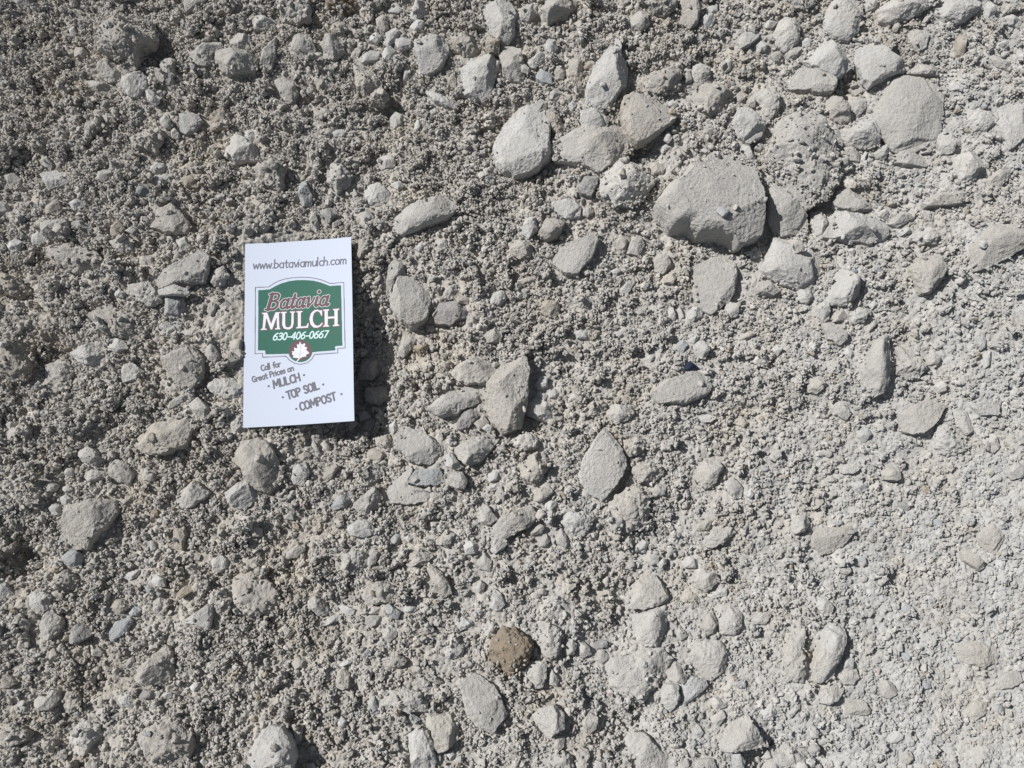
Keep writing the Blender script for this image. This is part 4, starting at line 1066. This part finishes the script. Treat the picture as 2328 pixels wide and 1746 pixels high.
def card_pose():
    corners = np.array([[558.0, 558.4], [799.1, 543.0], [806.8, 957.7], [553.1, 972.8]])
    W = np.array([[0, 89], [51, 89], [51, 0], [0, 0]], float)
    q = (corners - np.array([CX, CY])) / F_PX
    q[:, 1] *= -1
    A = []
    for (X, Y), (u, v) in zip(W, q):
        A.append([X, Y, 1, 0, 0, 0, -u * X, -u * Y, -u])
        A.append([0, 0, 0, X, Y, 1, -v * X, -v * Y, -v])
    M = np.linalg.svd(np.array(A))[2][-1].reshape(3, 3)
    M = M / (0.5 * (np.linalg.norm(M[:, 0]) + np.linalg.norm(M[:, 1])))
    if M[2, 2] < 0:
        M = -M
    U, _, Vt = np.linalg.svd(M[:, :2], full_matrices=False)
    r12 = U @ Vt
    t = M[:, 2]
    # camera axes here: x right, y up, z forward -> world
    c, s_ = math.cos(TILT), math.sin(TILT)
    B = np.array([[1, 0, 0], [0, c, s_], [0, s_, -c]])
    ex, ey = B @ r12[:, 0], B @ r12[:, 1]
    o = B @ t + np.array([0, CAM_Y, CAM_H])
    return o, ex, ey, np.cross(ex, ey), M


CARD_O, CARD_X, CARD_Y, CARD_N, CARD_M = card_pose()


def card_uv(px, py):
    """photo pixel -> position on the card in mm from its lower left corner"""
    q = np.stack([(np.asarray(px, float) - CX) / F_PX, (CY - np.asarray(py, float)) / F_PX, np.ones(np.shape(px))])
    w = np.linalg.inv(CARD_M) @ q.reshape(3, -1)
    return (w[:2] / w[2]).T


def card_height(x, y, mg=0.8):
    """height of the card's plane over world x, y, and a mask of where the card is"""
    n = CARD_N
    z = CARD_O[2] - (n[0] * (x - CARD_O[0]) + n[1] * (y - CARD_O[1])) / n[2]
    dx, dy, dz = x - CARD_O[0], y - CARD_O[1], z - CARD_O[2]
    u = dx * CARD_X[0] + dy * CARD_X[1] + dz * CARD_X[2]
    v = dx * CARD_Y[0] + dy * CARD_Y[1] + dz * CARD_Y[2]
    return z, (u > -mg) & (u < 51 + mg) & (v > -mg) & (v < 89 + mg)


print("card corner heights", CARD_O[2], (CARD_O + 51 * CARD_X)[2], (CARD_O + 89 * CARD_Y)[2])
CZ, CMASK = card_height(_X, _Y)
_cz2, _cm2 = card_height(_X, _Y, 5.0)
CAPG = np.where(_cm2, CZ + 0.2, 1e9)
CAPZ = np.where(CMASK, CZ - 0.5, 1e9)
H = np.minimum(H, CAPZ - 0.7)
ground()

# ------------------------------------------------------------------ set the stones down, largest first
rest_v, rest_f, rest_c = [], [], []
KIND = {'c': ('clod', 'clod'), 's': ('stone', 'stone'), 'p': ('pebble', 'pebble'), 'f': ('flat_stone', 'flat stone')}
GROUP = {'c': 'dusty clods in the crushed limestone', 's': 'angular stones in the crushed limestone',
         'p': 'rounded pebbles in the crushed limestone', 'f': 'flat stones in the crushed limestone'}
for s in sorted(ITEMS, key=lambda s: -s['area']):
    r = np.random.default_rng(int(s['c'][0] * 31 + s['c'][1] * 17))
    v, F, L, c, zmid, h = stone_mesh(s, r)
    i, j = gidx(v[:, 0], v[:, 1])
    over = (v[:, 2] - CAPZ[j, i]).max()
    if over > 0:
        v[:, 2] -= over
        zmid -= over
    tint = np.array(TINT[s['tint']]) * r.uniform(0.93, 1.05)
    fi = float(fineness(np.array([c[0]]), np.array([c[1]]))[0])
    tint = tint * (1 - 0.45 * fi) + np.array([0.45, 0.442, 0.425]) * 0.45 * fi if s['tint'] not in 'kdnr' else tint
    splat(v[v[:, 2] > zmid], 1 if L < 24 else 1)
    inside = v[v[:, 2] > zmid + (0.34 if s['style'] == 'c' and s['area'] > 6000 else 0.2) * h]
    i, j = gidx(inside[:, 0], inside[:, 1])
    keep = {'c': 0.12, 's': 0.012, 'p': 0.01, 'f': 0.015}[s['style']]
    if s['tint'] in 'kb':
        keep = 0.02
    for a in (-1, 0, 1):
        for b in (-1, 0, 1):
            DUST[np.clip(j + a, 0, NY - 1), np.clip(i + b, 0, NX - 1)] = keep
    if s['own']:
        nm, cat = KIND[s['style']]
        base = np.array([c[0], c[1], zmid])
        o = link(nm, make_mesh(nm, (v - base) * MM, F), MAT_STONE)
        o.location = base * MM
        o.color = (*tint, 0.0 if s['tint'] == 'k' else 0.35 if s['tint'] in 'rbv' else 0.85)
        o["label"] = s['label']
        o["category"] = cat
        o["group"] = GROUP[s['style']]
    else:
        rest_v.append(v)
        rest_f.append(F)
        rest_c.append(np.broadcast_to(tint, v.shape))

# ------------------------------------------------------------------ loose gravel and crumbs, dropped one after another onto what lies there


def grain_shapes(n, count, seed, rough):
    d, F = ico(n)
    out = []
    for k in range(count):
        r = np.random.default_rng(seed + k)
        v = d * np.array([1.0, r.uniform(0.45, 0.98), r.uniform(0.42, 0.85)])
        for _ in range(9):
            nn = r.normal(size=3)
            nn /= np.linalg.norm(nn)
            sup = v @ nn
            v = v - np.maximum(sup - sup.max() * r.uniform(0.45, 0.85), 0)[:, None] * nn
        v = v * (1 + rough * fbm(d * 1.6 + k * 7.3, 2, seed)[:, None] + 0.5 * rough * fbm(d * 4.5 + k * 3.1, 2, seed + 3)[:, None])
        out.append(v / np.abs(v[:, :2]).max())
    return np.array(out), F


def scatter(count, r0, r1, level, box, seed, power=2.0, rough=0.25, dust_pow=1.0, flat=0.0, thin=0.0):
    r = np.random.default_rng(seed)
    x = r.uniform(box[0], box[1], count)
    y = r.uniform(box[2], box[3], count)
    R = r0 * (r1 / r0) ** (r.uniform(0, 1, count) ** power)
    fi = fineness(x, y)
    R = R * (1.0 - 0.12 * fi)
    i, j = gidx(x, y)
    dd = DUST[j, i]
    for a in (-1, 1):      # nothing larger settles half across a stone
        w = np.minimum((R * 0.9 / RES).astype(int), 11)
        dd = np.minimum(dd, np.minimum(DUST[np.clip(j + a * w, 0, NY - 1), i], DUST[j, np.clip(i + a * w, 0, NX - 1)]))
    keep = r.uniform(0, 1, count) < np.where(R > 1.5, dd, DUST[j, i]) ** dust_pow
    keep &= r.uniform(0, 1, count) > thin * np.clip(fi * 1.4 - 0.2, 0, 1)
    clump = fbm(np.stack([x / 16, y / 16, np.full(count, seed * 3.7)], 1), 2, seed)
    keep &= r.uniform(0, 1, count) < np.clip(0.75 + 1.4 * clump, 0.3, 1.0)
    x, y, R, fi, i, j = (a[keep] for a in (x, y, R, fi, i, j))
    o = np.argsort(-R)
    x, y, R, fi, i, j = (a[o] for a in (x, y, R, fi, i, j))
    n = len(x)
    z = np.zeros(n)
    squash = 1.0 - (0.18 + flat) * fi
    yy, xx = np.mgrid[-12:13, -12:13] * RES
    rr2 = xx ** 2 + yy ** 2
    for k in range(n):
        w = min(12, max(1, int(R[k] / RES)))
        a0, a1, b0, b1 = j[k] - w, j[k] + w + 1, i[k] - w, i[k] + w + 1
        if a0 < 0 or b0 < 0 or a1 > NY or b1 > NX:
            z[k] = -1e9
            continue
        patch = H[a0:a1, b0:b1]
        zc = 0.55 * patch.mean() + 0.45 * H[j[k], i[k]] + 0.28 * R[k] * squash[k]
        lim = min(CAPZ[j[k], i[k]], CAPG[j[k], i[k]])
        if zc + 0.9 * R[k] > lim:
            z[k] = -1e9
            continue
        z[k] = zc
        q = 1 - rr2[12 - w:13 + w, 12 - w:13 + w] / (R[k] * R[k] * 0.8)
        np.maximum(patch, np.where(q > 0, zc + 0.6 * R[k] * squash[k] * np.sqrt(np.maximum(q, 0)), -1e9), out=patch)
    ok = z > -1e8
    x, y, z, R, fi, squash = (a[ok] for a in (x, y, z, R, fi, squash))
    n = len(x)
    S, F = grain_shapes(level, 24, seed * 100, rough)
    kind = r.integers(0, len(S), n)
    yaw = r.uniform(0, 2 * math.pi, n)
    tilt = r.normal(0, 0.45, n) * (1 - 0.6 * fi)
    roll = r.normal(0, 0.45, n) * (1 - 0.6 * fi)
    V = S[kind] * R[:, None, None]
    V[:, :, 2] *= squash[:, None]

    def rot(V, ang, a, b):
        c, s_ = np.cos(ang)[:, None], np.sin(ang)[:, None]
        p, q = V[:, :, a].copy(), V[:, :, b].copy()
        V[:, :, a] = p * c - q * s_
        V[:, :, b] = p * s_ + q * c
    rot(V, tilt, 1, 2)
    rot(V, roll, 0, 2)
    rot(V, yaw, 0, 1)
    V += np.stack([x, y, z], 1)[:, None, :]
    m = V.shape[1]
    Fall = (F[None] + (np.arange(n) * m)[:, None, None]).reshape(-1, 3)
    base = np.array([0.485, 0.462, 0.428])
    pale = np.array([0.475, 0.469, 0.456])
    g = np.clip(fi * 0.75 + r.normal(0.12, 0.22, n), 0, 1)[:, None]
    C = base * (1 - g) + pale * g
    C = C * r.uniform(0.86, 1.10, n)[:, None]
    warm = r.uniform(0, 1, n)[:, None]
    C = np.where(warm > 0.975, C * np.array([0.80, 0.73, 0.63]), C)
    C = np.where((warm < 0.05), C * np.array([0.80, 0.84, 0.90]), C)
    C = np.repeat(C, m, axis=0)
    print("grains", n, "tris", len(Fall))
    return V.reshape(-1, 3), Fall, C


def stuff(name, chunks, label, smooth=True):
    vs, fs, cs, o = [], [], [], 0
    for v, f, c in chunks:
        vs.append(v)
        fs.append(f + o)
        cs.append(c)
        o += len(v)
    v, f, c = np.concatenate(vs), np.concatenate(fs), np.concatenate(cs)
    me = make_mesh(name, v * MM, f, smooth)
    at = me.color_attributes.new("tint", 'FLOAT_COLOR', 'POINT')
    at.data.foreach_set("color", np.concatenate([c, np.ones((len(c), 1))], 1).astype(np.float32).ravel())
    ob = link(name, me, MAT_GRAVEL)
    ob["kind"] = "stuff"
    ob["label"] = label
    return ob


WIDE = (-338, 338, -248, 293)
VIEW = (-292, 292, -222, 245)
chunks = [(v, f, c) for v, f, c in zip(rest_v, rest_f, rest_c)]
chunks.append(scatter(1500, 3.4, 6.0, 3, WIDE, 11, rough=0.28, dust_pow=0.8))
chunks.append(scatter(24000, 1.7, 3.6, 2, WIDE, 12, rough=0.26, dust_pow=0.9, thin=0.35))
stuff("gravel", chunks, "loose pale grey limestone gravel covering the ground")
crumbs = [scatter(70000, 1.0, 1.9, 1, WIDE, 13, rough=0.22, thin=0.2)]
crumbs.append(scatter(190000, 0.5, 1.0, 0, VIEW, 14, rough=0.15, power=1.15, thin=0.25))
stuff("crumbs", crumbs, "fine limestone crumbs and grit between the stones", False)

# ------------------------------------------------------------------ the business card
def plain_material(name, rgb, rough=0.45, grain=0.0):
    m = bpy.data.materials.new(name)
    m.use_nodes = True
    nt = m.node_tree
    b = nt.nodes["Principled BSDF"]
    b.inputs["Roughness"].default_value = rough
    b.inputs["Specular IOR Level"].default_value = 0.25
    n = nt.nodes.new("ShaderNodeTexNoise")
    n.inputs["Scale"].default_value = 3000.0
    n.inputs["Detail"].default_value = 2.0
    geo = nt.nodes.new("ShaderNodeNewGeometry")
    nt.links.new(geo.outputs["Position"], n.inputs["Vector"])
    r = nt.nodes.new("ShaderNodeMapRange")
    r.inputs["To Min"].default_value = 1 - grain
    r.inputs["To Max"].default_value = 1 + grain
    nt.links.new(n.outputs["Fac"], r.inputs["Value"])
    v = nt.nodes.new("ShaderNodeVectorMath")
    v.operation = 'SCALE'
    v.inputs[0].default_value = rgb
    nt.links.new(r.outputs["Result"], v.inputs["Scale"])
    nt.links.new(v.outputs[0], b.inputs["Base Color"])
    return m


def crop1(pts):      # positions read off two enlargements of the card
    p = np.array(pts, float)
    return card_uv(530 + p[:, 0] * 400 / 2212, 530 + p[:, 1] * 400 / 2212)


def crop2(pts):
    p = np.array(pts, float)
    return card_uv(530 + p[:, 0] * 320 / 2212, 780 + p[:, 1] * 320 / 2212)


CELL = 0.1
CW, CHH = 510, 890
ink = np.zeros((CHH, CW), np.int8)       # 0 bare card
_u, _v = np.meshgrid((np.arange(CW) + 0.5) * CELL, (np.arange(CHH) + 0.5) * CELL)


def box_of(p, pad):
    a = np.floor((p.min(0) - pad) / CELL).astype(int)
    b = np.ceil((p.max(0) + pad) / CELL).astype(int) + 1
    return max(a[0], 0), min(b[0], CW), max(a[1], 0), min(b[1], CHH)


def fill(p, k):
    p = np.asarray(p, float)
    x0, x1, y0, y1 = box_of(p, 0.2)
    X, Y = _u[y0:y1, x0:x1], _v[y0:y1, x0:x1]
    ins = np.zeros(X.shape, bool)
    q = np.roll(p, -1, axis=0)
    for (ax, ay), (bx, by) in zip(p, q):
        if ay == by:
            continue
        c = ((ay > Y) != (by > Y)) & (X < (bx - ax) * (Y - ay) / (by - ay) + ax)
        ins ^= c
    ink[y0:y1, x0:x1][ins] = k


def stroke(p, w, k):
    p = np.asarray(p, float)
    if len(p) == 1:
        p = np.concatenate([p, p])
    for a, b in zip(p[:-1], p[1:]):
        x0, x1, y0, y1 = box_of(np.array([a, b]), w)
        X, Y = _u[y0:y1, x0:x1], _v[y0:y1, x0:x1]
        d = b - a
        L2 = max(d @ d, 1e-9)
        t = np.clip(((X - a[0]) * d[0] + (Y - a[1]) * d[1]) / L2, 0, 1)
        D = (X - a[0] - t * d[0]) ** 2 + (Y - a[1] - t * d[1]) ** 2
        ink[y0:y1, x0:x1][D < (w / 2) ** 2] = k


def arc(cx, cy, rx, ry, a0, a1, n=14):
    t = np.radians(np.linspace(a0, a1, n))
    return [(cx + rx * math.cos(a), cy + ry * math.sin(a)) for a in t]


def glyphs():
    g = {}
    g['w'] = (.68, [[(0, .62), (.14, 0), (.3, .52), (.46, 0), (.6, .62)]])
    g['.'] = (.22, [[(.06, .03)]])
    g['-'] = (.42, [[(.02, .38), (.34, .38)]])
    g['b'] = (.56, [[(0, 1.08), (0, 0)], arc(.16, .31, .26, .31, 130, -130)])
    g['a'] = (.56, [[(.42, .62), (.42, 0)], arc(.24, .31, .23, .31, 50, 310)])
    g['t'] = (.46, [[(.16, .92), (.16, .12), (.24, 0), (.36, .05)], [(0, .6), (.36, .6)]])
    g['v'] = (.48, [[(0, .62), (.2, 0), (.42, .62)]])
    g['i'] = (.2, [[(0, .62), (0, 0)], [(0, .88)]])
    g['m'] = (.78, [[(0, .62), (0, 0)], [(0, .4), (.1, .58), (.22, .6), (.3, .48), (.3, 0)],
                    [(.3, .4), (.4, .58), (.52, .6), (.6, .48), (.6, 0)]])
    g['u'] = (.54, [[(0, .62), (0, .16), (.08, .02), (.2, 0), (.32, .08), (.4, .22)], [(.4, .62), (.4, 0)]])
    g['l'] = (.2, [[(0, 1.08), (0, 0)]])
    g['c'] = (.5, [arc(.23, .31, .22, .31, 50, 310)])
    g['h'] = (.54, [[(0, 1.08), (0, 0)], [(0, .4), (.12, .58), (.26, .6), (.38, .48), (.38, 0)]])
    g['n'] = (.54, [[(0, .62), (0, 0)], [(0, .4), (.12, .58), (.26, .6), (.38, .48), (.38, 0)]])
    g['o'] = (.56, [arc(.22, .31, .22, .31, 0, 360, 20)])
    g['f'] = (.4, [[(.36, 1.0), (.26, 1.07), (.16, 1.0), (.14, .85), (.14, 0)], [(0, .6), (.3, .6)]])
    g['r'] = (.38, [[(0, .62), (0, 0)], [(0, .38), (.1, .55), (.28, .6)]])
    g['e'] = (.52, [[(.02, .32), (.42, .34)], arc(.22, .31, .21, .31, 8, 310)])
    g['s'] = (.44, [[(.32, .54), (.2, .62), (.06, .56), (.06, .42), (.2, .32), (.32, .2), (.28, .04), (.14, 0), (0, .08)]])
    g['C'] = (.62, [arc(.3, .5, .3, .5, 48, 312)])
    g['G'] = (.68, [arc(.3, .5, .3, .5, 48, 330), [(.34, .42), (.58, .42), (.57, .1)]])
    g['P'] = (.58, [[(0, 1), (0, 0)], [(0, 1), (.3, .98), (.44, .84), (.42, .62), (.28, .5), (0, .46)]])
    g['M'] = (.86, [[(0, 0), (.08, 1), (.36, .25), (.64, 1), (.72, 0)]])
    g['U'] = (.68, [[(0, 1), (0, .25), (.1, .04), (.26, 0), (.44, .06), (.52, .28), (.52, 1)]])
    g['L'] = (.54, [[(0, 1), (0, 0), (.42, .02)]])
    g['H'] = (.66, [[(0, 1), (0, 0)], [(.5, 1), (.5, 0)], [(0, .5), (.5, .5)]])
    g['T'] = (.6, [[(0, .98), (.52, 1)], [(.26, .98), (.26, 0)]])
    g['O'] = (.7, [arc(.28, .5, .28, .5, 0, 360, 22)])
    g['S'] = (.56, [[(.42, .84), (.32, .98), (.14, 1), (.03, .84), (.06, .64), (.3, .46), (.44, .28), (.4, .08), (.22, 0), (.02, .12)]])
    g['I'] = (.22, [[(0, 1), (0, 0)]])
    g[' '] = (.38, [])
    g['6'] = (.56, [[(.4, .98), (.2, .86), (.04, .56), (.02, .3)], arc(.22, .29, .21, .29, 0, 360, 18)])
    g['3'] = (.54, [[(.04, .88), (.18, 1), (.38, .94), (.4, .74), (.28, .56), (.14, .54)],
                    [(.28, .54), (.42, .4), (.42, .16), (.26, 0), (.02, .06)]])
    g['0'] = (.56, [arc(.22, .5, .21, .5, 0, 360, 20)])
    g['4'] = (.56, [[(.34, 0), (.34, 1), (0, .3), (.46, .3)]])
    g['7'] = (.52, [[(.02, .98), (.44, .98), (.14, 0)]])
    return g


GL = glyphs()


def write(txt, p0, p1, cap, w, k, shear=0.0, grow=0.0):
    """lettering from p0 to p1 (mm on the card), capital height cap, pen width w"""
    d = p1 - p0
    Lx = np.hypot(*d)
    ex = d / Lx
    ey = np.array([-ex[1], ex[0]])
    adv = sum(GL[c][0] for c in txt) - 0.14
    sx = Lx / adv
    x = 0.0
    for c in txt:
        a, st = GL[c]
        for s_ in st:
            q = np.array([[(x + px) * sx + shear * py * cap, py * cap] for px, py in s_])
            stroke(p0 + q[:, :1] * ex + q[:, 1:] * ey, w + grow, k)
        x += a


WHITE, GREEN, MAROON, GREY, PALE, LEAFW, BORDER, NUM, DARKG = 0, 1, 2, 3, 4, 5, 6, 7, 8
# outline and green panel
arch = [(443, 685), (500, 645), (560, 612), (640, 586), (730, 570), (830, 562), (930, 564), (1030, 577), (1110, 598), (1170, 622), (1222, 645)]
loop = [(1022, 1530), (990, 1585), (935, 1632), (850, 1653), (770, 1640), (705, 1600), (660, 1550)]
stroke(crop1([(278, 693)] + arch + [(1393, 632), (1412, 1452), (1315, 1460), (1320, 1513)] + loop +
             [(370, 1565), (368, 1517), (275, 1522), (278, 693)]), 0.34, BORDER)
arch2 = [(455, 715), (520, 678), (600, 640), (700, 611), (780, 600), (860, 597), (940, 600), (1010, 607), (1100, 630), (1180, 660), (1215, 675)]
t = np.radians(np.linspace(12, 168, 24))
cup = [(842 + 152 * math.cos(a), 1487 + 137 * math.sin(a)) for a in t]
fill(crop1([(315, 728)] + arch2 + [(1358, 668), (1377, 1422), (1283, 1430), (1287, 1480), (995, 1500)] + cup +
           [(690, 1520), (405, 1528), (402, 1480), (312, 1480)]), GREEN)
fill(crop1([(842 + 143 * math.cos(a), 1484 + 134 * math.sin(a)) for a in np.linspace(0, 2 * math.pi, 48)]), MAROON)
fill(crop1([(842 + 146 * math.cos(a), 1487 + 134 * math.sin(a)) for a in np.radians(np.linspace(25, 155, 30))]), DARKG)
fill(crop1([(842 + 132 * math.cos(a), 1480 + 122 * math.sin(a)) for a in np.radians(np.linspace(10, 170, 30))]), MAROON)
fill(crop1([(838, 1365), (850, 1395), (872, 1405), (885, 1390), (908, 1395), (893, 1430), (930, 1440), (915, 1475), (940, 1490),
            (957, 1515), (915, 1530), (918, 1555), (870, 1560), (840, 1578), (800, 1625), (790, 1620), (822, 1575), (785, 1572),
            (745, 1565), (760, 1540), (735, 1530), (745, 1510), (733, 1488), (768, 1490), (762, 1442), (805, 1452), (798, 1400),
            (822, 1408)]), LEAFW)
stroke(crop1([(850, 1405), (848, 1480), (830, 1575)]), 0.14, GREY)
stroke(crop1([(842, 1530), (890, 1500)]), 0.12, GREY)
stroke(crop1([(842, 1530), (775, 1500)]), 0.12, GREY)
# web address
pw = crop1([(252, 464), (1424, 403)])
write("www.bataviamulch.com", pw[0], pw[1], 3.95, 0.56, GREY, 0.06)
# phone number with its small dashes
pn = crop1([(497, 1350), (1178, 1318)])
write("630-406-0667", pn[0], pn[1], 3.3, 0.58, NUM, 0.20)
stroke(crop1([(372, 1308), (446, 1303)]), 0.22, MAROON)
stroke(crop1([(1238, 1262), (1312, 1256)]), 0.22, MAROON)


# big serif word: stems and serifs as polygons, drawn twice (maroon rim, pale face)
def serif_word():
    base = crop1([(345, 1224), (1336, 1174)])
    ex = base[1] - base[0]
    W = np.hypot(*ex)
    ex = ex / W
    ey = np.array([-ex[1], ex[0]])
    capm = 8.35
    k = W / 991.0

    def P(pts):
        q = np.array(pts, float)
        return base[0] + q[:, :1] * k * ex + q[:, 1:] * capm * ey

    polys = [
        # M
        [(0, 0), (75, 0), (75, .05), (50, .08), (66, .72), (125, 0), (142, 0), (198, .74), (204, .08), (180, .05), (180, 0), (243, 0),
         (243, .05), (232, .08), (222, .93), (238, .95), (238, 1), (182, 1), (128, .32), (76, 1), (12, 1), (12, .95), (34, .92), (24, .08), (0, .05)],
        # U
        [(248, 1), (322, 1), (322, .95), (303, .92), (303, .28), (312, .12), (342, .07), (372, .12), (384, .28), (384, .92), (366, .95),
         (366, 1), (428, 1), (428, .95), (410, .92), (410, .28), (396, .06), (366, -.03), (330, -.03), (288, .04), (269, .25), (269, .92), (248, .95)],
        # L
        [(446, 0), (594, 0), (602, .26), (592, .26), (574, .09), (502, .09), (502, .92), (522, .95), (522, 1), (446, 1), (446, .95), (466, .92), (466, .08), (446, .05)],
        # C
        [(770, .98), (760, .98), (748, .95), (714, 1.03), (672, 1.0), (630, .82), (612, .5), (628, .18), (668, -.01), (716, -.03), (756, .05),
         (782, .2), (774, .25), (744, .11), (712, .07), (680, .14), (656, .34), (652, .56), (664, .8), (694, .93), (724, .93), (748, .82), (762, .66), (772, .66)],
        # H
        [(786, 0), (862, 0), (862, .05), (844, .08), (844, .46), (932, .46), (932, .08), (912, .05), (912, 0), (990, 0), (990, .05), (970, .08),
         (970, .92), (990, .95), (990, 1), (912, 1), (912, .95), (932, .92), (932, .56), (844, .56), (844, .92), (862, .95), (862, 1),
         (786, 1), (786, .95), (806, .92), (806, .08), (786, .05)],
    ]
    for p in polys:
        q = P(p + p[:1])
        stroke(q, 0.95, MAROON)
    for p in polys:
        fill(P(p), PALE)
        stroke(P(p + p[:1]), 0.06, PALE)


serif_word()


def script_word():
    base = crop1([(400, 972), (1262, 912)])
    ex = base[1] - base[0]
    W = np.hypot(*ex)
    ex = ex / W
    ey = np.array([-ex[1], ex[0]])
    k = W / 862.0
    h = 7.7
    sh = 0.28
    S = []           # (points in (x units, y caps), pen width)
    S.append(([(35, 0), (35, 1)], 1.71))
    S.append(([(0, .02), (70, .0)], 0.88))
    S.append(([(0, .98), (60, 1.0)], 0.88))
    S.append(([(35, 1), (95, 1.0), (128, .88), (122, .66), (90, .54), (45, .53)], 1.14))
    S.append(([(90, .53), (135, .42), (140, .18), (105, .02), (40, .01)], 1.24))

    def a_(x):
        S.append((arc_(x + 48, .30, 40, .29), 1.15))
        S.append(([(x + 92, .60), (x + 86, .12), (x + 104, .02), (x + 122, .08)], 1.35))

    def arc_(cx, cy, rx, ry):
        return [(cx + rx * math.cos(t), cy + ry * math.sin(t)) for t in np.radians(np.linspace(50, 320, 14))]
    a_(172)
    S.append(([(330, .86), (322, .14), (338, .02), (362, .10)], 1.35))
    S.append(([(292, .60), (366, .60)], 0.88))
    a_(372)
    S.append(([(500, .56), (520, .60), (535, .02)], 1.30))
    S.append(([(535, .02), (580, .30), (590, .58)], 0.93))
    S.append(([(628, .58), (622, .12), (640, .02), (662, .10)], 1.35))
    S.append(([(630, .92)], 1.71))
    a_(672)
    for grow, kk in ((.42, PALE), (0.0, MAROON)):
        for pts, w in S:
            q = np.array([[x * k + sh * y * h, y * h] for x, y in pts])
            stroke(base[0] + q[:, :1] * ex + q[:, 1:] * ey, w + grow, kk)


script_word()
# hand lettering at the foot
lines = [("Call for", (447, 442), (742, 370), 2.6, .58), ("Great Prices on", (312, 622), (950, 432), 2.6, .58),
         ("MULCH", (642, 712), (1052, 592), 3.6, .82), ("TOP SOIL", (858, 884), (1352, 722), 3.6, .82), ("COMPOST", (1062, 1062), (1620, 897), 3.6, .82)]
for txt, a, b, cap, w in lines:
    q = crop2([a, b])
    write(txt, q[0], q[1], cap, w, GREY, 0.02)
for p in ((557, 680), (1112, 507), (778, 853), (1417, 655), (990, 1033), (1708, 808)):
    stroke(crop2([p]), 1.05, GREY)


def bow(x, y):
    return 0.9 * ((x - 25.5) / 25.5) ** 2 - 0.35 + 0.5 * ((y - 40) / 45) ** 3


def card():
    root = bpy.data.objects.new("business_card", None)
    col.objects.link(root)
    root.empty_display_size = 0.02
    o = CARD_O
    from mathutils import Matrix
    Mx = Matrix(((CARD_X[0], CARD_Y[0], CARD_N[0], o[0] * MM), (CARD_X[1], CARD_Y[1], CARD_N[1], o[1] * MM),
                 (CARD_X[2], CARD_Y[2], CARD_N[2], o[2] * MM), (0, 0, 0, 1)))
    root.matrix_world = Mx
    root["label"] = "white printed business card with a green sign emblem, lying on the gravel"
    root["category"] = "business card"
    # stock: a thin slab with a very slight bow
    nx, ny, th = 26, 45, 0.36
    X, Y = np.meshgrid(np.linspace(0, 51, nx), np.linspace(0, 89, ny))
    top = np.stack([X.ravel(), Y.ravel(), bow(X.ravel(), Y.ravel())], 1)
    bot = top - np.array([0, 0, th])
    i = np.arange((ny - 1) * nx).reshape(ny - 1, nx)[:, :-1].ravel()
    f1 = np.stack([i, i + 1, i + 1 + nx, i + nx], 1)
    f2 = f1[:, ::-1] + len(top)
    rim = np.concatenate([np.arange(nx), np.arange(1, ny) * nx + nx - 1, (ny - 1) * nx + np.arange(nx - 2, -1, -1),
                          np.arange(ny - 2, 0, -1) * nx])
    rn = np.roll(rim, -1)
    f3 = np.stack([rim, rim + len(top), rn + len(top), rn], 1)
    white = plain_material("card_stock", (0.57, 0.625, 0.745), 0.5, 0.02)
    link("card_stock", make_mesh("card_stock", np.concatenate([top, bot]) * MM, np.concatenate([f1, f2, f3]), False), white, root)

    def layer(name, ks, rgb, parent, rows=None, grain=0.05, cols=None):
        sel = np.isin(ink, ks)
        if rows is not None:
            keep = np.zeros_like(sel)
            keep[rows[0]:rows[1]] = True
            sel &= keep
        if cols is not None:
            keep = np.zeros_like(sel)
            keep[:, cols[0]:cols[1]] = True
            sel &= keep
        quads = []
        for r_ in range(CHH):
            row = np.concatenate([[0], sel[r_].astype(np.int8), [0]])
            d = np.diff(row)
            for a, b in zip(np.where(d == 1)[0], np.where(d == -1)[0]):
                cuts = list(range(a, b, 20)) + [b]
                quads += [(u, w, r_) for u, w in zip(cuts[:-1], cuts[1:])]
        if not quads:
            return None
        q = np.array(quads, float)
        x0, x1, y0, y1 = q[:, 0] * CELL, q[:, 1] * CELL, q[:, 2] * CELL, (q[:, 2] + 1) * CELL
        v = np.stack([np.stack([a_, b_, bow(a_, b_) + 0.045], 1) for a_, b_ in ((x0, y0), (x1, y0), (x1, y1), (x0, y1))], 1).reshape(-1, 3)
        f = np.arange(len(v)).reshape(-1, 4)
        return link(name, make_mesh(name, v * MM, f, False), plain_material(name + "_ink", rgb, 0.5, grain), parent)

    url_row = int(card_uv([600], [650])[0][1] / CELL)
    foot_row = int(card_uv([640], [823])[0][1] / CELL)
    panel = layer("sign_panel", [GREEN, DARKG], (0.022, 0.125, 0.088), root, grain=0.25)
    layer("sign_border", [BORDER], (0.16, 0.14, 0.17), panel)
    layer("name_lettering", [MAROON], (0.135, 0.075, 0.085), panel, grain=0.2)
    layer("word_lettering", [PALE], (0.74, 0.74, 0.80), panel)
    layer("phone_number", [NUM], (0.62, 0.78, 0.80), panel)
    layer("maple_leaf", [LEAFW], (0.74, 0.76, 0.84), panel)
    layer("leaf_veins", [GREY], (0.16, 0.20, 0.22), panel, rows=(foot_row, url_row))
    layer("web_address", [GREY], (0.15, 0.155, 0.19), root, rows=(url_row, CHH), grain=0.15)
    layer("slogan_lettering", [GREY], (0.15, 0.150, 0.18), root, rows=(0, foot_row), grain=0.15)


card()
print("objects", len(bpy.data.objects))
